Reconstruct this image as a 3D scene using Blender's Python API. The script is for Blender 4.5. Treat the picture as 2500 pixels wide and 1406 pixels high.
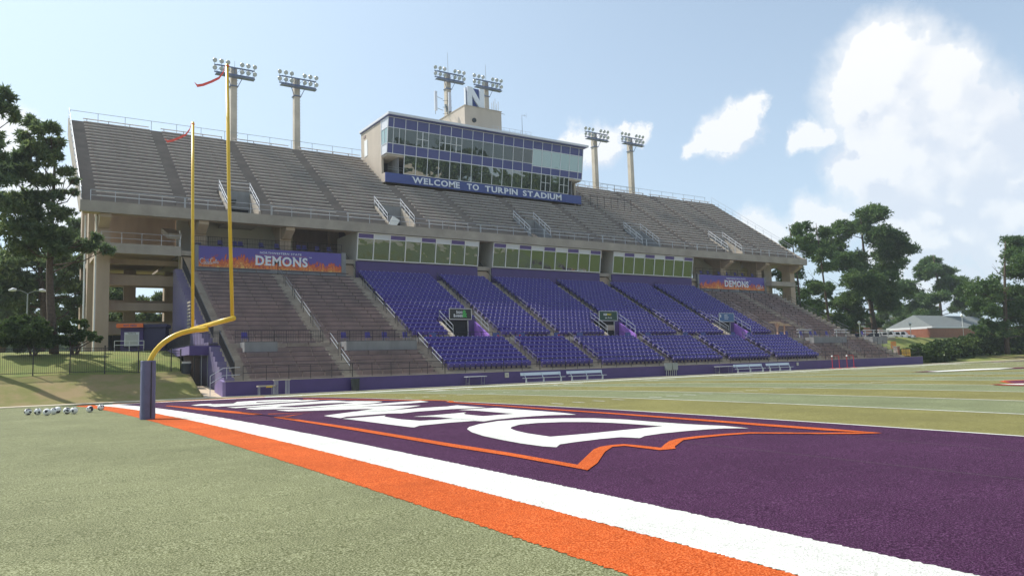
import bpy, bmesh, math, random
import numpy as np
from mathutils import Vector, Matrix
for o in list(bpy.data.objects): bpy.data.objects.remove(o)
sc = bpy.context.scene
R = math.radians
DATA={'letters':[('D',[(7.051,8.142),(7.126,8.842),(6.939,9.734),(6.858,10.825),(6.893,11.721),(6.662,12.618),(6.171,13.257),(5.403,13.815),(4.626,13.895),(3.83,13.481),(3.266,12.994),(2.958,12.564),(2.654,11.849),(2.405,10.987),(2.268,10.124),(2.18,9.317),(2.187,8.63),(2.28,8.357),(2.596,8.665),(3.002,8.75),(3.65,8.818),(4.139,8.774),(4.262,8.391),(4.598,8.611),(5.15,8.7),(5.83,8.684),(6.445,8.579),(6.71,8.482)],[(6.207,9.765),(6.166,10.502),(6.081,11.247),(5.861,11.885),(5.481,12.356),(4.948,12.635),(4.419,12.598),(3.918,12.215),(3.664,11.873),(3.462,11.337),(3.318,10.712),(3.265,10.116),(3.241,9.834),(3.666,9.786),(4.117,9.755),(4.786,9.765),(5.488,9.775)]),('E',[(2.28,18.323),(3.658,18.463),(3.415,18.017),(3.259,16.57),(3.353,15.669),(3.789,15.561),(4.318,15.63),(4.308,16.259),(4.243,16.749),(3.947,17.249),(4.619,17.266),(5.814,17.493),(5.479,17.07),(5.338,16.711),(5.275,15.647),(5.829,15.68),(6.373,15.673),(6.334,16.119),(6.375,17.068),(6.413,17.884),(6.262,18.756),(7.149,18.7),(7.519,18.501),(7.468,17.297),(7.434,16.042),(7.373,14.857),(7.186,13.979),(6.589,14.412),(6.107,14.496),(5.57,14.482),(4.876,14.355),(4.303,14.063),(4.269,14.424),(3.601,14.477),(2.662,14.304),(2.351,13.959),(2.303,14.067),(2.297,15.493),(2.314,16.776),(2.303,17.895)],None),('M',[(2.396,20.139),(2.351,19.279),(2.351,18.632),(2.694,19.078),(3.433,19.183),(4.096,19.241),(4.372,18.906),(5.122,19.304),(5.693,19.295),(6.333,19.385),(6.941,19.172),(7.447,19.023),(7.491,20.103),(7.612,21.211),(7.041,20.886),(6.083,20.971),(5.191,20.872),(4.635,20.58),(5.514,21.302),(6.815,22.414),(6.076,23.583),(5.467,23.952),(4.841,24.042),(5.606,24.277),(6.939,24.292),(8.377,24.815),(8.642,26.071),(7.748,25.99),(6.778,25.735),(5.897,25.593),(4.884,25.699),(3.413,25.079),(2.485,25.259),(2.523,23.956),(2.915,23.587),(3.84,22.945),(4.412,22.603),(4.973,22.287),(4.227,21.587),(3.258,20.842)],None),('O',[(2.077,27.789),(2.138,26.604),(2.518,26.256),(3.324,25.731),(3.624,25.712),(4.96,25.901),(5.884,25.887),(6.8,26.419),(7.51,27.277),(7.539,28.113),(7.194,29.435),(6.504,29.975),(5.609,29.939),(4.934,29.638),(3.857,29.501),(3.044,28.985),(2.377,28.404)],[(3.224,27.826),(3.618,26.642),(3.93,26.627),(5.083,26.934),(6.377,27.569),(6.258,28.569),(5.525,28.901),(4.612,28.671),(4.207,28.468),(3.699,28.543)]),('N',[(2.004,30.369),(2.06,29.128),(3.189,29.501),(4.898,29.739),(5.853,29.808),(7.125,30.31),(7.023,31.76),(6.199,31.619),(5.527,31.415),(4.148,30.934),(2.771,30.404)],None),('N2',[(1.883,33.351),(1.889,31.911),(3.026,31.917),(4.625,32.541),(6.018,32.886),(6.894,33.086),(6.912,34.827),(5.83,34.483),(4.538,34.315),(3.274,34.028)],None),('S',[(1.739,36.061),(2.401,37.195),(2.825,36.97),(2.64,35.867),(3.06,35.51),(3.476,35.301),(4.339,38.087),(5.555,38.549),(6.345,38.331),(6.807,36.135),(6.546,34.71),(5.71,35.32),(4.729,35.915),(4.315,34.606),(3.369,34.413),(2.1,33.88),(1.709,34.685)],None)],'orange':[[(0.785,37.083),(0.947,37.514),(1.145,30.332),(1.343,24.905),(1.384,22.986),(1.094,23.004),(0.864,25.181),(0.634,29.335)],[(1.558,23.022),(2.875,22.204),(1.487,22.777)],[(2.875,22.204),(1.462,21.096),(1.571,20.926),(2.317,21.757)],[(1.105,20.896),(1.386,20.97),(1.294,18.73),(1.309,15.186),(1.258,12.371),(1.23,10.217),(1.264,8.338),(1.211,6.434),(2.535,7.66),(2.837,7.855),(3.115,7.91),(3.383,7.863),(3.442,7.538),(3.464,7.029),(3.902,7.372),(4.291,7.648),(4.676,7.807),(5.19,7.847),(5.866,7.753),(6.399,7.597),(6.544,7.419),(7.265,6.55),(7.712,6.187),(7.912,5.804),(7.887,5.788),(7.469,6.026),(7.08,6.424),(6.376,7.287),(6.215,7.447),(5.648,7.564),(5.034,7.602),(4.558,7.57),(3.742,6.991),(3.548,6.775),(3.227,6.819),(3.224,7.306),(3.225,7.656),(2.982,7.701),(2.458,7.284),(1.544,6.384),(0.98,5.925),(0.998,6.221),(1.037,7.994),(0.969,9.748),(0.992,11.812),(1.024,14.48),(1.061,18.032),(1.093,19.935)],[(7.632,37.721),(8.022,32.377),(8.452,28.119),(9.165,26.441),(9.271,24.934),(9.05,24.534),(8.932,25.991),(8.216,27.613),(7.746,31.682),(7.285,36.683)],[(9.233,24.866),(9.106,24.169),(8.791,23.479),(8.638,22.832),(8.401,23.1),(8.703,24.034),(8.955,24.161)],[(8.679,23.599),(8.413,19.695),(8.182,16.571),(8.13,13.545),(8.045,10.751),(8.0,8.567),(7.996,7.045),(7.919,5.807),(7.88,5.785),(7.64,6.804),(7.627,8.273),(7.724,10.447),(7.854,13.23),(7.93,16.23),(8.17,19.318),(8.449,23.186)]],'mids':[('orange',[(30.8,13.89),(31.952,14.194),(32.795,13.745),(28.29,11.874),(29.435,12.969)]),('maroon',[(30.836,13.74),(31.694,13.78),(32.379,13.572),(28.653,12.025),(29.109,12.595)]),('orange',[(27.63,12.857),(28.098,12.696),(29.29,12.289),(26.915,11.303),(27.14,12.273)]),('maroon',[(27.611,12.787),(28.011,12.581),(29.024,12.179),(27.147,11.399),(27.383,12.38)]),('white',[(27.665,12.505),(28.339,12.343),(28.616,12.009),(27.622,11.596),(27.624,12.037)]),('maroon',[(46.363,26.369),(48.736,26.5),(53.122,25.269),(57.192,23.88),(53.753,22.451),(51.603,24.151),(46.243,24.773)]),('white',[(46.985,25.603),(49.419,25.855),(53.796,25.584),(55.382,23.717),(51.417,23.005),(49.056,23.761),(46.028,24.393)])],'clouds':[([0.8237,0.4602,0.3312],0.0383),([0.8365,0.4497,0.3131],0.0432),([0.8239,0.4773,0.3055],0.0383),([0.8224,0.4847,0.2978],0.0265),([0.8389,0.4603,0.2905],0.0488),([0.8527,0.4374,0.2857],0.0418),([0.861,0.4136,0.296],0.0314),([0.8683,0.4098,0.2796],0.0349),([0.8783,0.3986,0.2639],0.0314),([0.887,0.3866,0.2524],0.0314),([0.8562,0.4463,0.2602],0.0523),([0.8728,0.4191,0.2503],0.0523),([0.8878,0.3972,0.2324],0.0453),([0.8457,0.464,0.2637],0.0349),([0.8942,0.3933,0.2137],0.0418),([0.8479,0.4781,0.229],0.0349),([0.8676,0.4465,0.2188],0.0592),([0.886,0.4162,0.2043],0.0592),([0.8388,0.4988,0.2182],0.0279),([0.8332,0.5084,0.2173],0.0118),([0.8559,0.4749,0.2048],0.0418),([0.8736,0.4475,0.1911],0.0488),([0.9036,0.3777,0.2019],0.0314),([0.8563,0.4576,0.2394],0.0349),([0.8115,0.5008,0.3011],0.01),([0.8898,0.4204,0.1775],0.0349),([0.7226,0.6361,0.2706],0.0128),([0.7346,0.6199,0.2758],0.0191),([0.7457,0.6031,0.2831],0.0191),([0.7527,0.5894,0.2932],0.0164),([0.7602,0.5766,0.2993],0.0109),([0.7137,0.6485,0.2648],0.0091),([0.7424,0.6143,0.2676],0.0137),([0.7958,0.5482,0.2574],0.0109),([0.8021,0.5352,0.2649],0.0128),([0.8125,0.5206,0.2624],0.0118),([0.6114,0.7411,0.2776],0.0182),([0.6358,0.7218,0.2733],0.0205),([0.5962,0.7511,0.2836],0.0091),([0.6277,0.7332,0.2616],0.0137),([0.6656,0.6882,0.2887],0.01),([0.652,0.6998,0.2921],0.0064),([0.9122,0.3669,0.1822],0.0279),([0.908,0.3876,0.1588],0.031),([0.9165,0.3718,0.1475],0.0338),([0.9036,0.4039,0.143],0.0282),([0.896,0.4226,0.1364],0.0253),([0.8795,0.4487,0.1585],0.0214),([0.8755,0.4621,0.1415],0.0253),([0.8685,0.4786,0.1292],0.0282),([0.8863,0.4458,0.1253],0.0253),([0.9208,0.3723,0.1163],0.0282),([0.9128,0.3944,0.1055],0.0253),([0.815,0.5548,0.1676],0.0214),([0.8248,0.5427,0.1587],0.0225),([0.778,0.6079,0.1586],0.0214),([0.788,0.5983,0.1449],0.0214),([0.7762,0.6138,0.1439],0.0169),([0.8642,0.4937,0.0972],0.0282),([0.8813,0.4657,0.0802],0.0253),([0.8964,0.4372,0.073],0.0225),([-0.0005,0.9634,0.2679],0.0205),([0.0398,0.9793,0.1986],0.0282),([0.0598,0.9797,0.1912],0.0253),([0.0165,0.9785,0.2054],0.0182)],'cam':{'C':[-5.753,-2.3989,1.5762],'R':[[0.831844,-0.55413,-0.031221],[-0.030088,-0.101194,0.994412],[0.554193,0.826256,0.100851]],'f':1865.1846973008498},'trees':{'left_main':[[-4.34,67.0,22.08,0.52],[-3.77,67.0,21.51,0.71],[-3.07,67.0,21.11,0.65],[-4.57,67.0,20.73,0.64],[-3.87,67.0,19.83,0.9],[-2.91,67.0,20.3,0.72],[-2.35,67.0,20.54,0.39],[-4.66,67.0,19.07,0.8],[-3.28,67.0,18.58,0.71],[-2.47,67.0,19.35,0.46],[-5.71,67.0,18.29,0.82],[-5.67,67.0,17.0,1.14],[-4.35,67.0,17.47,0.96],[-2.97,67.0,17.3,0.84],[-1.87,67.0,17.92,0.52],[-1.28,67.0,17.48,0.3],[-4.57,67.0,15.82,1.15],[-3.21,67.0,15.95,0.84],[-5.61,67.0,15.08,1.26],[-2.11,67.0,16.39,0.46],[-1.21,67.0,16.55,0.33],[-4.0,67.0,14.57,0.96],[-2.34,67.0,14.39,0.91],[-5.3,67.0,13.5,1.26],[-3.68,67.0,12.98,1.22],[-2.03,67.0,12.93,0.97],[-0.88,67.0,12.51,0.79],[0.13,67.0,12.24,0.66],[1.11,67.0,11.9,0.5],[-4.46,67.0,11.96,1.14],[-2.55,67.0,11.75,0.97],[0.41,67.0,12.93,0.4]],'left_low':[[-4.01,90.0,14.55,1.69],[-1.47,90.0,14.26,1.54],[0.78,90.0,13.94,1.13],[-5.39,90.0,13.63,1.67],[-5.0,90.0,11.97,1.67],[-2.5,90.0,11.63,1.61],[-0.3,90.0,11.71,1.38],[1.6,90.0,11.11,0.79],[-3.88,90.0,9.69,1.43],[-1.54,90.0,9.73,1.36],[0.69,90.0,9.56,0.95],[-5.99,90.0,10.27,1.65],[-6.76,90.0,13.15,1.65]],'left_edge':[[-5.98,62.0,22.04,0.65],[-6.12,62.0,21.01,0.77],[-5.44,62.0,20.51,0.36],[-6.74,62.0,19.04,0.88],[-7.05,62.0,21.1,1.17],[-6.46,62.0,17.74,0.64],[-6.9,62.0,16.34,1.3],[-7.07,62.0,14.26,1.3],[-7.46,62.0,18.94,1.16]],'left_back':[[1.88,104.0,20.65,1.11],[1.25,104.0,19.58,1.3],[2.36,104.0,18.89,1.01],[0.42,104.0,17.75,1.5],[1.77,104.0,15.81,1.7],[0.05,104.0,15.22,1.79],[-1.16,104.0,12.69,1.96],[-3.64,104.0,12.61,2.18],[2.26,104.0,13.3,1.3],[-5.6,104.0,10.63,2.15],[-3.14,104.0,9.23,1.93],[-0.64,104.0,8.76,1.77],[1.92,104.0,9.28,1.49],[2.83,104.0,7.28,1.0],[-5.11,104.0,7.77,1.62],[-2.25,104.0,6.81,1.26]],'gap_a':[[6.43,112.0,16.25,1.21],[7.68,112.0,15.58,1.11],[9.94,112.0,15.67,0.9],[11.73,112.0,16.48,0.91],[6.5,112.0,12.65,1.43],[7.75,112.0,11.85,1.22],[10.26,112.0,11.9,0.9],[6.32,112.0,9.62,1.42],[8.29,112.0,9.36,1.33],[10.55,112.0,9.66,1.34],[12.61,112.0,9.39,1.13],[9.42,112.0,16.66,0.67],[12.31,112.0,12.51,0.68]],'r_thin_a':[[112.74,82.0,24.37,1.33],[110.5,82.0,21.98,1.46],[113.26,82.0,20.52,1.33],[108.82,82.0,20.26,1.01],[111.26,82.0,18.33,1.46],[108.75,82.0,16.39,1.44],[112.03,82.0,14.68,1.61],[106.79,82.0,13.79,1.29],[109.97,82.0,11.7,1.45],[113.35,82.0,10.67,1.47],[107.24,82.0,18.14,0.86]],'r_thin_b':[[121.64,84.0,26.3,1.39],[123.41,84.0,25.09,1.4],[119.83,84.0,23.67,1.38],[123.72,84.0,22.35,1.71],[120.3,84.0,20.2,1.53],[123.9,84.0,18.43,1.4],[118.74,84.0,17.43,1.37],[120.25,84.0,14.41,1.68],[117.03,84.0,13.17,1.21],[121.1,84.0,10.98,1.68],[118.97,84.0,8.66,1.36]],'r_big':[[142.55,88.0,30.16,2.4],[147.68,88.0,29.26,2.18],[137.12,88.0,27.33,2.1],[152.04,88.0,27.18,1.59],[142.77,88.0,26.28,2.74],[135.53,88.0,23.67,2.33],[148.42,88.0,23.58,2.79],[154.61,88.0,23.04,1.78],[157.57,88.0,21.22,1.25],[140.55,88.0,20.56,2.87],[132.73,88.0,20.17,1.97],[149.35,88.0,19.23,2.44],[134.3,88.0,16.09,2.8],[142.8,88.0,15.53,3.06],[151.97,88.0,15.81,1.93],[130.71,88.0,14.74,1.79],[148.36,88.0,12.22,2.25],[138.0,88.0,12.02,2.67],[131.67,88.0,11.49,1.95],[155.77,88.0,14.59,1.42],[141.94,88.0,9.14,1.86],[134.7,88.0,8.25,1.64],[146.29,88.0,8.32,1.37]],'r_third':[[208.82,106.0,26.49,2.26],[203.0,106.0,23.51,2.45],[212.84,106.0,24.39,2.51],[217.18,106.0,21.09,1.38],[199.19,106.0,19.14,2.75],[208.72,106.0,19.44,3.16],[195.03,106.0,15.96,2.39],[204.65,106.0,14.28,3.34],[214.55,106.0,15.02,1.6],[195.92,106.0,11.4,2.6],[206.13,106.0,10.39,2.9],[191.37,106.0,10.28,1.71],[218.14,106.0,13.71,1.15],[187.26,106.0,12.69,1.48],[222.43,106.0,14.59,1.63],[224.34,106.0,12.28,1.87]],'r_near':[[143.71,60.0,20.61,1.75],[148.37,60.0,20.15,2.38],[138.63,60.0,18.11,1.43],[135.99,60.0,15.97,1.55],[144.39,60.0,16.36,2.48],[151.55,60.0,15.94,3.01],[132.53,60.0,13.02,1.39],[139.0,60.0,12.52,2.42],[148.08,60.0,11.32,2.96],[128.1,60.0,11.63,0.68],[134.76,60.0,9.72,1.82],[142.69,60.0,8.28,2.45],[130.92,60.0,8.27,1.1],[150.37,60.0,6.9,2.97],[136.22,60.0,6.09,1.82],[145.92,60.0,5.04,2.48],[130.37,60.0,5.38,0.82],[135.15,60.0,4.34,0.84]],'r_low':[[176.26,120.0,11.66,1.96],[180.62,120.0,10.04,1.76],[208.2,120.0,8.98,2.36],[219.04,120.0,8.38,2.18],[261.77,120.0,11.73,2.69],[243.13,120.0,10.31,2.32],[204.49,120.0,12.49,1.88],[212.14,120.0,6.6,1.43]],'hedge_px':[]}}
# ---------------- camera ----------------
cd = bpy.data.cameras.new('camera'); cam = bpy.data.objects.new('camera', cd); sc.collection.objects.link(cam)
rr, uu, ff = DATA['cam']['R']; C0 = DATA['cam']['C']
cam.matrix_world = Matrix(((rr[0], uu[0], -ff[0], C0[0]), (rr[1], uu[1], -ff[1], C0[1]), (rr[2], uu[2], -ff[2], C0[2]), (0, 0, 0, 1)))
cd.sensor_width = 36.0; cd.lens = 36.0*DATA['cam']['f']/2500.0; cd.clip_start = 0.05; cd.clip_end = 3000
sc.camera = cam
sc.render.engine = 'CYCLES'
sc.view_settings.view_transform = 'Standard'; sc.view_settings.look = 'None'
sc.view_settings.gamma = 1.0; sc.view_settings.use_curve_mapping = False
sc.view_settings.exposure = 0.42
# ---------------- sun and sky ----------------
SUN = Vector((-1.3, 2.0, 3.05)).normalized()
sl = bpy.data.lights.new('sun', 'SUN'); sl.energy = 4.2; sl.angle = R(0.53); sl.color = (1.0, 0.95, 0.87)
so = bpy.data.objects.new('sun', sl); sc.collection.objects.link(so)
so.rotation_euler = SUN.to_track_quat('Z', 'Y').to_euler()
ELEV = math.asin(SUN.z); AZ = math.atan2(SUN.x, SUN.y)
W = bpy.data.worlds.new('World'); sc.world = W; W.use_nodes = True
nt = W.node_tree; nt.nodes.clear()
def N(tree, typ, **kw):
    n = tree.nodes.new(typ)
    for k, v in kw.items():
        if k.startswith('i_'):
            n.inputs[k[2:]].default_value = v
        else: setattr(n, k, v)
    return n
def wm(op, a, b=None, clamp=False):
    n = nt.nodes.new('ShaderNodeMath'); n.operation = op; n.use_clamp = clamp
    for i, v in enumerate((a, b)):
        if v is None: continue
        if isinstance(v, (int, float)): n.inputs[i].default_value = v
        else: nt.links.new(v, n.inputs[i])
    return n.outputs[0]
sky = N(nt, 'ShaderNodeTexSky', sky_type='NISHITA', sun_disc=False)
sky.sun_elevation = ELEV; sky.sun_rotation = AZ
sky.altitude = 30; sky.air_density = 1.0; sky.dust_density = 2.2; sky.ozone_density = 1.6
tc = N(nt, 'ShaderNodeTexCoord')
def vm(op, a, b=None):
    n = nt.nodes.new('ShaderNodeVectorMath'); n.operation = op
    for i, v in enumerate((a, b)):
        if v is None: continue
        if isinstance(v, tuple): n.inputs[i].default_value = v
        else: nt.links.new(v, n.inputs[i])
    return n
gen = tc.outputs['Generated']
nrm = vm('NORMALIZE', gen).outputs[0]
nz = N(nt, 'ShaderNodeTexNoise', noise_dimensions='3D'); nz.inputs['Scale'].default_value = 11; nz.inputs['Detail'].default_value = 9; nz.inputs['Roughness'].default_value = .6
nt.links.new(nrm, nz.inputs['Vector'])
off = vm('SUBTRACT', nz.outputs['Color'], (.5, .5, .5))
sc1 = vm('SCALE', off.outputs[0]); sc1.inputs['Scale'].default_value = .06
nz2 = N(nt, 'ShaderNodeTexNoise'); nz2.inputs['Scale'].default_value = 42; nz2.inputs['Detail'].default_value = 6; nz2.inputs['Roughness'].default_value = .65
nt.links.new(nrm, nz2.inputs['Vector'])
off2 = vm('SUBTRACT', nz2.outputs['Color'], (.5, .5, .5))
sc2 = vm('SCALE', off2.outputs[0]); sc2.inputs['Scale'].default_value = .03
wdir = vm('ADD', vm('ADD', nrm, sc1.outputs[0]).outputs[0], sc2.outputs[0]).outputs[0]
def blobs(vec):
    # puffy field: the highest of many round puffs
    acc = None
    for (d, r) in DATA['clouds']:
        dist = vm('DISTANCE', vec, tuple(d)).outputs['Value']
        v = wm('SUBTRACT', 1.0, wm('DIVIDE', dist, r*1.3))
        if acc is None: acc = v
        else:
            n = nt.nodes.new('ShaderNodeMath'); n.operation = 'SMOOTH_MAX'
            nt.links.new(acc, n.inputs[0]); nt.links.new(v, n.inputs[1]); n.inputs[2].default_value = .35
            acc = n.outputs[0]
    return acc
body = blobs(wdir)
# light seen from the sun's side: the same puffs a little further away from the sun
sh = vm('ADD', wdir, tuple(SUN*0.040)).outputs[0]
body2 = blobs(sh)
# scattered fair weather clouds everywhere else above the horizon
sep = N(nt, 'ShaderNodeSeparateXYZ'); nt.links.new(nrm, sep.inputs[0])
zc = wm('MAXIMUM', sep.outputs[2], .06)
cx = N(nt, 'ShaderNodeCombineXYZ'); nt.links.new(wm('DIVIDE', sep.outputs[0], zc), cx.inputs[0]); nt.links.new(wm('DIVIDE', sep.outputs[1], zc), cx.inputs[1])
fz = N(nt, 'ShaderNodeTexNoise'); fz.inputs['Scale'].default_value = .9; fz.inputs['Detail'].default_value = 8
nt.links.new(cx.outputs[0], fz.inputs['Vector'])
behind = wm('MULTIPLY', wm('SUBTRACT', wm('MULTIPLY', sep.outputs[1], -1), .05), 3.0, True)
fair = wm('MULTIPLY', wm('MULTIPLY', wm('SUBTRACT', fz.outputs['Fac'], .56), 9, True), behind)
dens = N(nt, 'ShaderNodeMapRange', interpolation_type='SMOOTHSTEP'); nt.links.new(body, dens.inputs[0])
dens.inputs[1].default_value = .0; dens.inputs[2].default_value = .22
soft = N(nt, 'ShaderNodeMapRange', interpolation_type='SMOOTHSTEP'); nt.links.new(body, soft.inputs[0])
soft.inputs[1].default_value = -.42; soft.inputs[2].default_value = .32; soft.inputs[4].default_value = .8
mask = wm('MAXIMUM', wm('MAXIMUM', wm('MULTIPLY', dens.outputs[0], .93), soft.outputs[0]), fair)
lit = N(nt, 'ShaderNodeMapRange', interpolation_type='SMOOTHSTEP')
nt.links.new(wm('SUBTRACT', body, body2), lit.inputs[0]); lit.inputs[1].default_value = -.2; lit.inputs[2].default_value = .22
cr = N(nt, 'ShaderNodeMix', data_type='RGBA'); nt.links.new(lit.outputs[0], cr.inputs[0])
cr.inputs[6].default_value = (6.1, 6.5, 7.2, 1); cr.inputs[7].default_value = (7.9, 7.95, 8.0, 1)
hz = N(nt, 'ShaderNodeMapRange'); nt.links.new(sep.outputs[2], hz.inputs[0]); hz.inputs[1].default_value = .05; hz.inputs[2].default_value = .34; hz.inputs[3].default_value = .52; hz.inputs[4].default_value = .98
mk = wm('MULTIPLY', mask, hz.outputs[0])
# summer haze in the air: a pale veil, thicker towards the horizon and towards the sun
sd = vm('DOT_PRODUCT', nrm, tuple(SUN)).outputs['Value']
veil = N(nt, 'ShaderNodeMapRange'); nt.links.new(sep.outputs[2], veil.inputs[0]); veil.inputs[1].default_value = 0; veil.inputs[2].default_value = .55; veil.inputs[3].default_value = .62; veil.inputs[4].default_value = .22
glow = wm('POWER', wm('MAXIMUM', sd, 0.0), 3.0)
vf = wm('ADD', veil.outputs[0], wm('MULTIPLY', glow, .85), True)
vmx = N(nt, 'ShaderNodeMix', data_type='RGBA'); nt.links.new(vf, vmx.inputs[0]); nt.links.new(sky.outputs[0], vmx.inputs[6]); vmx.inputs[7].default_value = (6.3, 8.0, 9.5, 1)
mx = N(nt, 'ShaderNodeMix', data_type='RGBA'); nt.links.new(mk, mx.inputs[0]); nt.links.new(vmx.outputs[2], mx.inputs[6]); nt.links.new(cr.outputs[2], mx.inputs[7])
bg = N(nt, 'ShaderNodeBackground'); bg.inputs[1].default_value = 0.1
nt.links.new(mx.outputs[2], bg.inputs[0])
wo = N(nt, 'ShaderNodeOutputWorld'); nt.links.new(bg.outputs[0], wo.inputs[0])

# ---------------- materials ----------------
def mat(name, col, rough=.8, metal=0., var=.0, vscale=2., bump=0., bscale=20., col2=None, spec=.5, stretch=None, detail=5, thr=None, transl=0.):
    m = bpy.data.materials.new(name); m.use_nodes = True; t = m.node_tree; t.nodes.clear()
    out = N(t, 'ShaderNodeOutputMaterial'); b = N(t, 'ShaderNodeBsdfPrincipled')
    b.inputs['Roughness'].default_value = rough; b.inputs['Metallic'].default_value = metal
    b.inputs['Specular IOR Level'].default_value = spec
    t.links.new(b.outputs[0], out.inputs[0])
    c = tuple(col)+(1,)
    if var or col2 or bump:
        tc = N(t, 'ShaderNodeTexCoord'); v = tc.outputs['Object']
        if stretch:
            mp = N(t, 'ShaderNodeMapping'); mp.inputs['Scale'].default_value = stretch; t.links.new(v, mp.inputs[0]); v = mp.outputs[0]
        n = N(t, 'ShaderNodeTexNoise'); n.inputs['Scale'].default_value = vscale; n.inputs['Detail'].default_value = detail; n.inputs['Roughness'].default_value = .6
        t.links.new(v, n.inputs['Vector'])
        r = N(t, 'ShaderNodeValToRGB')
        lo, hi = thr or (.3, .7)
        r.color_ramp.elements[0].position = lo; r.color_ramp.elements[1].position = hi
        if col2 is None:
            r.color_ramp.elements[0].color = tuple(max(0, x*(1-var)) for x in col)+(1,)
            r.color_ramp.elements[1].color = tuple(min(1, x*(1+var)) for x in col)+(1,)
        else:
            r.color_ramp.elements[0].color = tuple(col2)+(1,); r.color_ramp.elements[1].color = c
        t.links.new(n.outputs['Fac'], r.inputs[0]); t.links.new(r.outputs[0], b.inputs['Base Color'])
        if bump:
            n2 = N(t, 'ShaderNodeTexNoise'); n2.inputs['Scale'].default_value = bscale; n2.inputs['Detail'].default_value = 4
            t.links.new(tc.outputs['Object'], n2.inputs['Vector'])
            bp = N(t, 'ShaderNodeBump'); bp.inputs['Strength'].default_value = bump; bp.inputs['Distance'].default_value = .02
            t.links.new(n2.outputs['Fac'], bp.inputs['Height']); t.links.new(bp.outputs[0], b.inputs['Normal'])
    else: b.inputs['Base Color'].default_value = c
    return m
def turf(name, base, dark, lite, fleck=.1, scale=1.):
    """synthetic grass: fibres, infill flecks, faint mowing and wear"""
    m = bpy.data.materials.new(name); m.use_nodes = True; t = m.node_tree; t.nodes.clear()
    out = N(t, 'ShaderNodeOutputMaterial'); b = N(t, 'ShaderNodeBsdfPrincipled'); t.links.new(b.outputs[0], out.inputs[0])
    b.inputs['Roughness'].default_value = .8; b.inputs['Specular IOR Level'].default_value = .06
    try: b.inputs['Sheen Weight'].default_value = .0
    except Exception: pass
    tc = N(t, 'ShaderNodeTexCoord'); v = tc.outputs['Object']
    def nz(s, d=3, rough=.6):
        n = N(t, 'ShaderNodeTexNoise'); n.inputs['Scale'].default_value = s; n.inputs['Detail'].default_value = d; n.inputs['Roughness'].default_value = rough
        t.links.new(v, n.inputs['Vector']); return n.outputs['Fac']
    fine = nz(60*scale, 3, .8); mid = nz(7, 4); big = nz(.35, 4)
    def ramp(f, stops):
        r = N(t, 'ShaderNodeValToRGB'); e = r.color_ramp.elements
        e[0].position, e[0].color = stops[0][0], tuple(stops[0][1])+(1,); e[1].position, e[1].color = stops[-1][0], tuple(stops[-1][1])+(1,)
        for p, c in stops[1:-1]:
            q = e.new(p); q.color = tuple(c)+(1,)
        t.links.new(f, r.inputs[0]); return r.outputs[0]
    c1 = ramp(fine, [(.39, dark), (.5, base), (.61, lite)])
    def mul(a, f, lo, hi):
        r = N(t, 'ShaderNodeMapRange'); t.links.new(f, r.inputs[0]); r.inputs[1].default_value = .3; r.inputs[2].default_value = .7; r.inputs[3].default_value = lo; r.inputs[4].default_value = hi
        k = N(t, 'ShaderNodeVectorMath', operation='SCALE'); t.links.new(a, k.inputs[0]); t.links.new(r.outputs[0], k.inputs['Scale']); return k.outputs[0]
    c1 = mul(c1, nz(19, 3, .7), .93, 1.07); c1 = mul(c1, mid, .92, 1.08); c1 = mul(c1, nz(1.6, 3), .94, 1.06); c1 = mul(c1, big, .86, 1.12)
    vo = N(t, 'ShaderNodeTexVoronoi'); vo.inputs['Scale'].default_value = 60*scale; t.links.new(v, vo.inputs['Vector'])
    fl = N(t, 'ShaderNodeMapRange'); t.links.new(vo.outputs['Distance'], fl.inputs[0]); fl.inputs[1].default_value = .22; fl.inputs[2].default_value = .08
    wn = N(t, 'ShaderNodeMath', operation='GREATER_THAN'); t.links.new(nz(23, 2), wn.inputs[0]); wn.inputs[1].default_value = .52
    fm = N(t, 'ShaderNodeMath', operation='MULTIPLY'); t.links.new(fl.outputs[0], fm.inputs[0]); t.links.new(wn.outputs[0], fm.inputs[1])
    fs = N(t, 'ShaderNodeMath', operation='MULTIPLY'); t.links.new(fm.outputs[0], fs.inputs[0]); fs.inputs[1].default_value = fleck
    mxx = N(t, 'ShaderNodeMix', data_type='RGBA'); t.links.new(fs.outputs[0], mxx.inputs[0]); t.links.new(c1, mxx.inputs[6]); mxx.inputs[7].default_value = (.75, .75, .72, 1)
    t.links.new(mxx.outputs[2], b.inputs['Base Color'])
    bp = N(t, 'ShaderNodeBump'); bp.inputs['Strength'].default_value = .6; bp.inputs['Distance'].default_value = .008
    t.links.new(fine, bp.inputs['Height']); t.links.new(bp.outputs[0], b.inputs['Normal'])
    return m
M = {}
M['turf_grey'] = turf('grey green turf', (.155, .161, .080), (.058, .064, .025), (.35, .36, .22), .12)
M['turf_olive'] = turf('olive turf', (.168, .155, .052), (.09, .085, .022), (.29, .27, .12), .1)
M['turf_sage'] = turf('sage turf', (.16, .178, .092), (.09, .10, .045), (.26, .28, .17), .1)
M['turf_purple'] = turf('purple turf', (.042, .011, .037), (.014, .003, .014), (.13, .06, .125), .16)
M['turf_white'] = turf('white turf', (.62, .62, .57), (.36, .36, .33), (.80, .80, .76), .0)
M['turf_orange'] = turf('orange turf', (.47, .078, .013), (.27, .036, .005), (.70, .19, .06), .06)
M['turf_maroon'] = turf('maroon turf', (.10, .022, .05), (.05, .01, .02), (.2, .06, .1), .1)
M['seam'] = mat('dark seam', (.05, .06, .03))
M['grass'] = mat('grass bank', (.22, .21, .05), .9, var=.3, col2=(.12, .165, .022), vscale=.55, bump=.8, bscale=60, detail=9)
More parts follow.
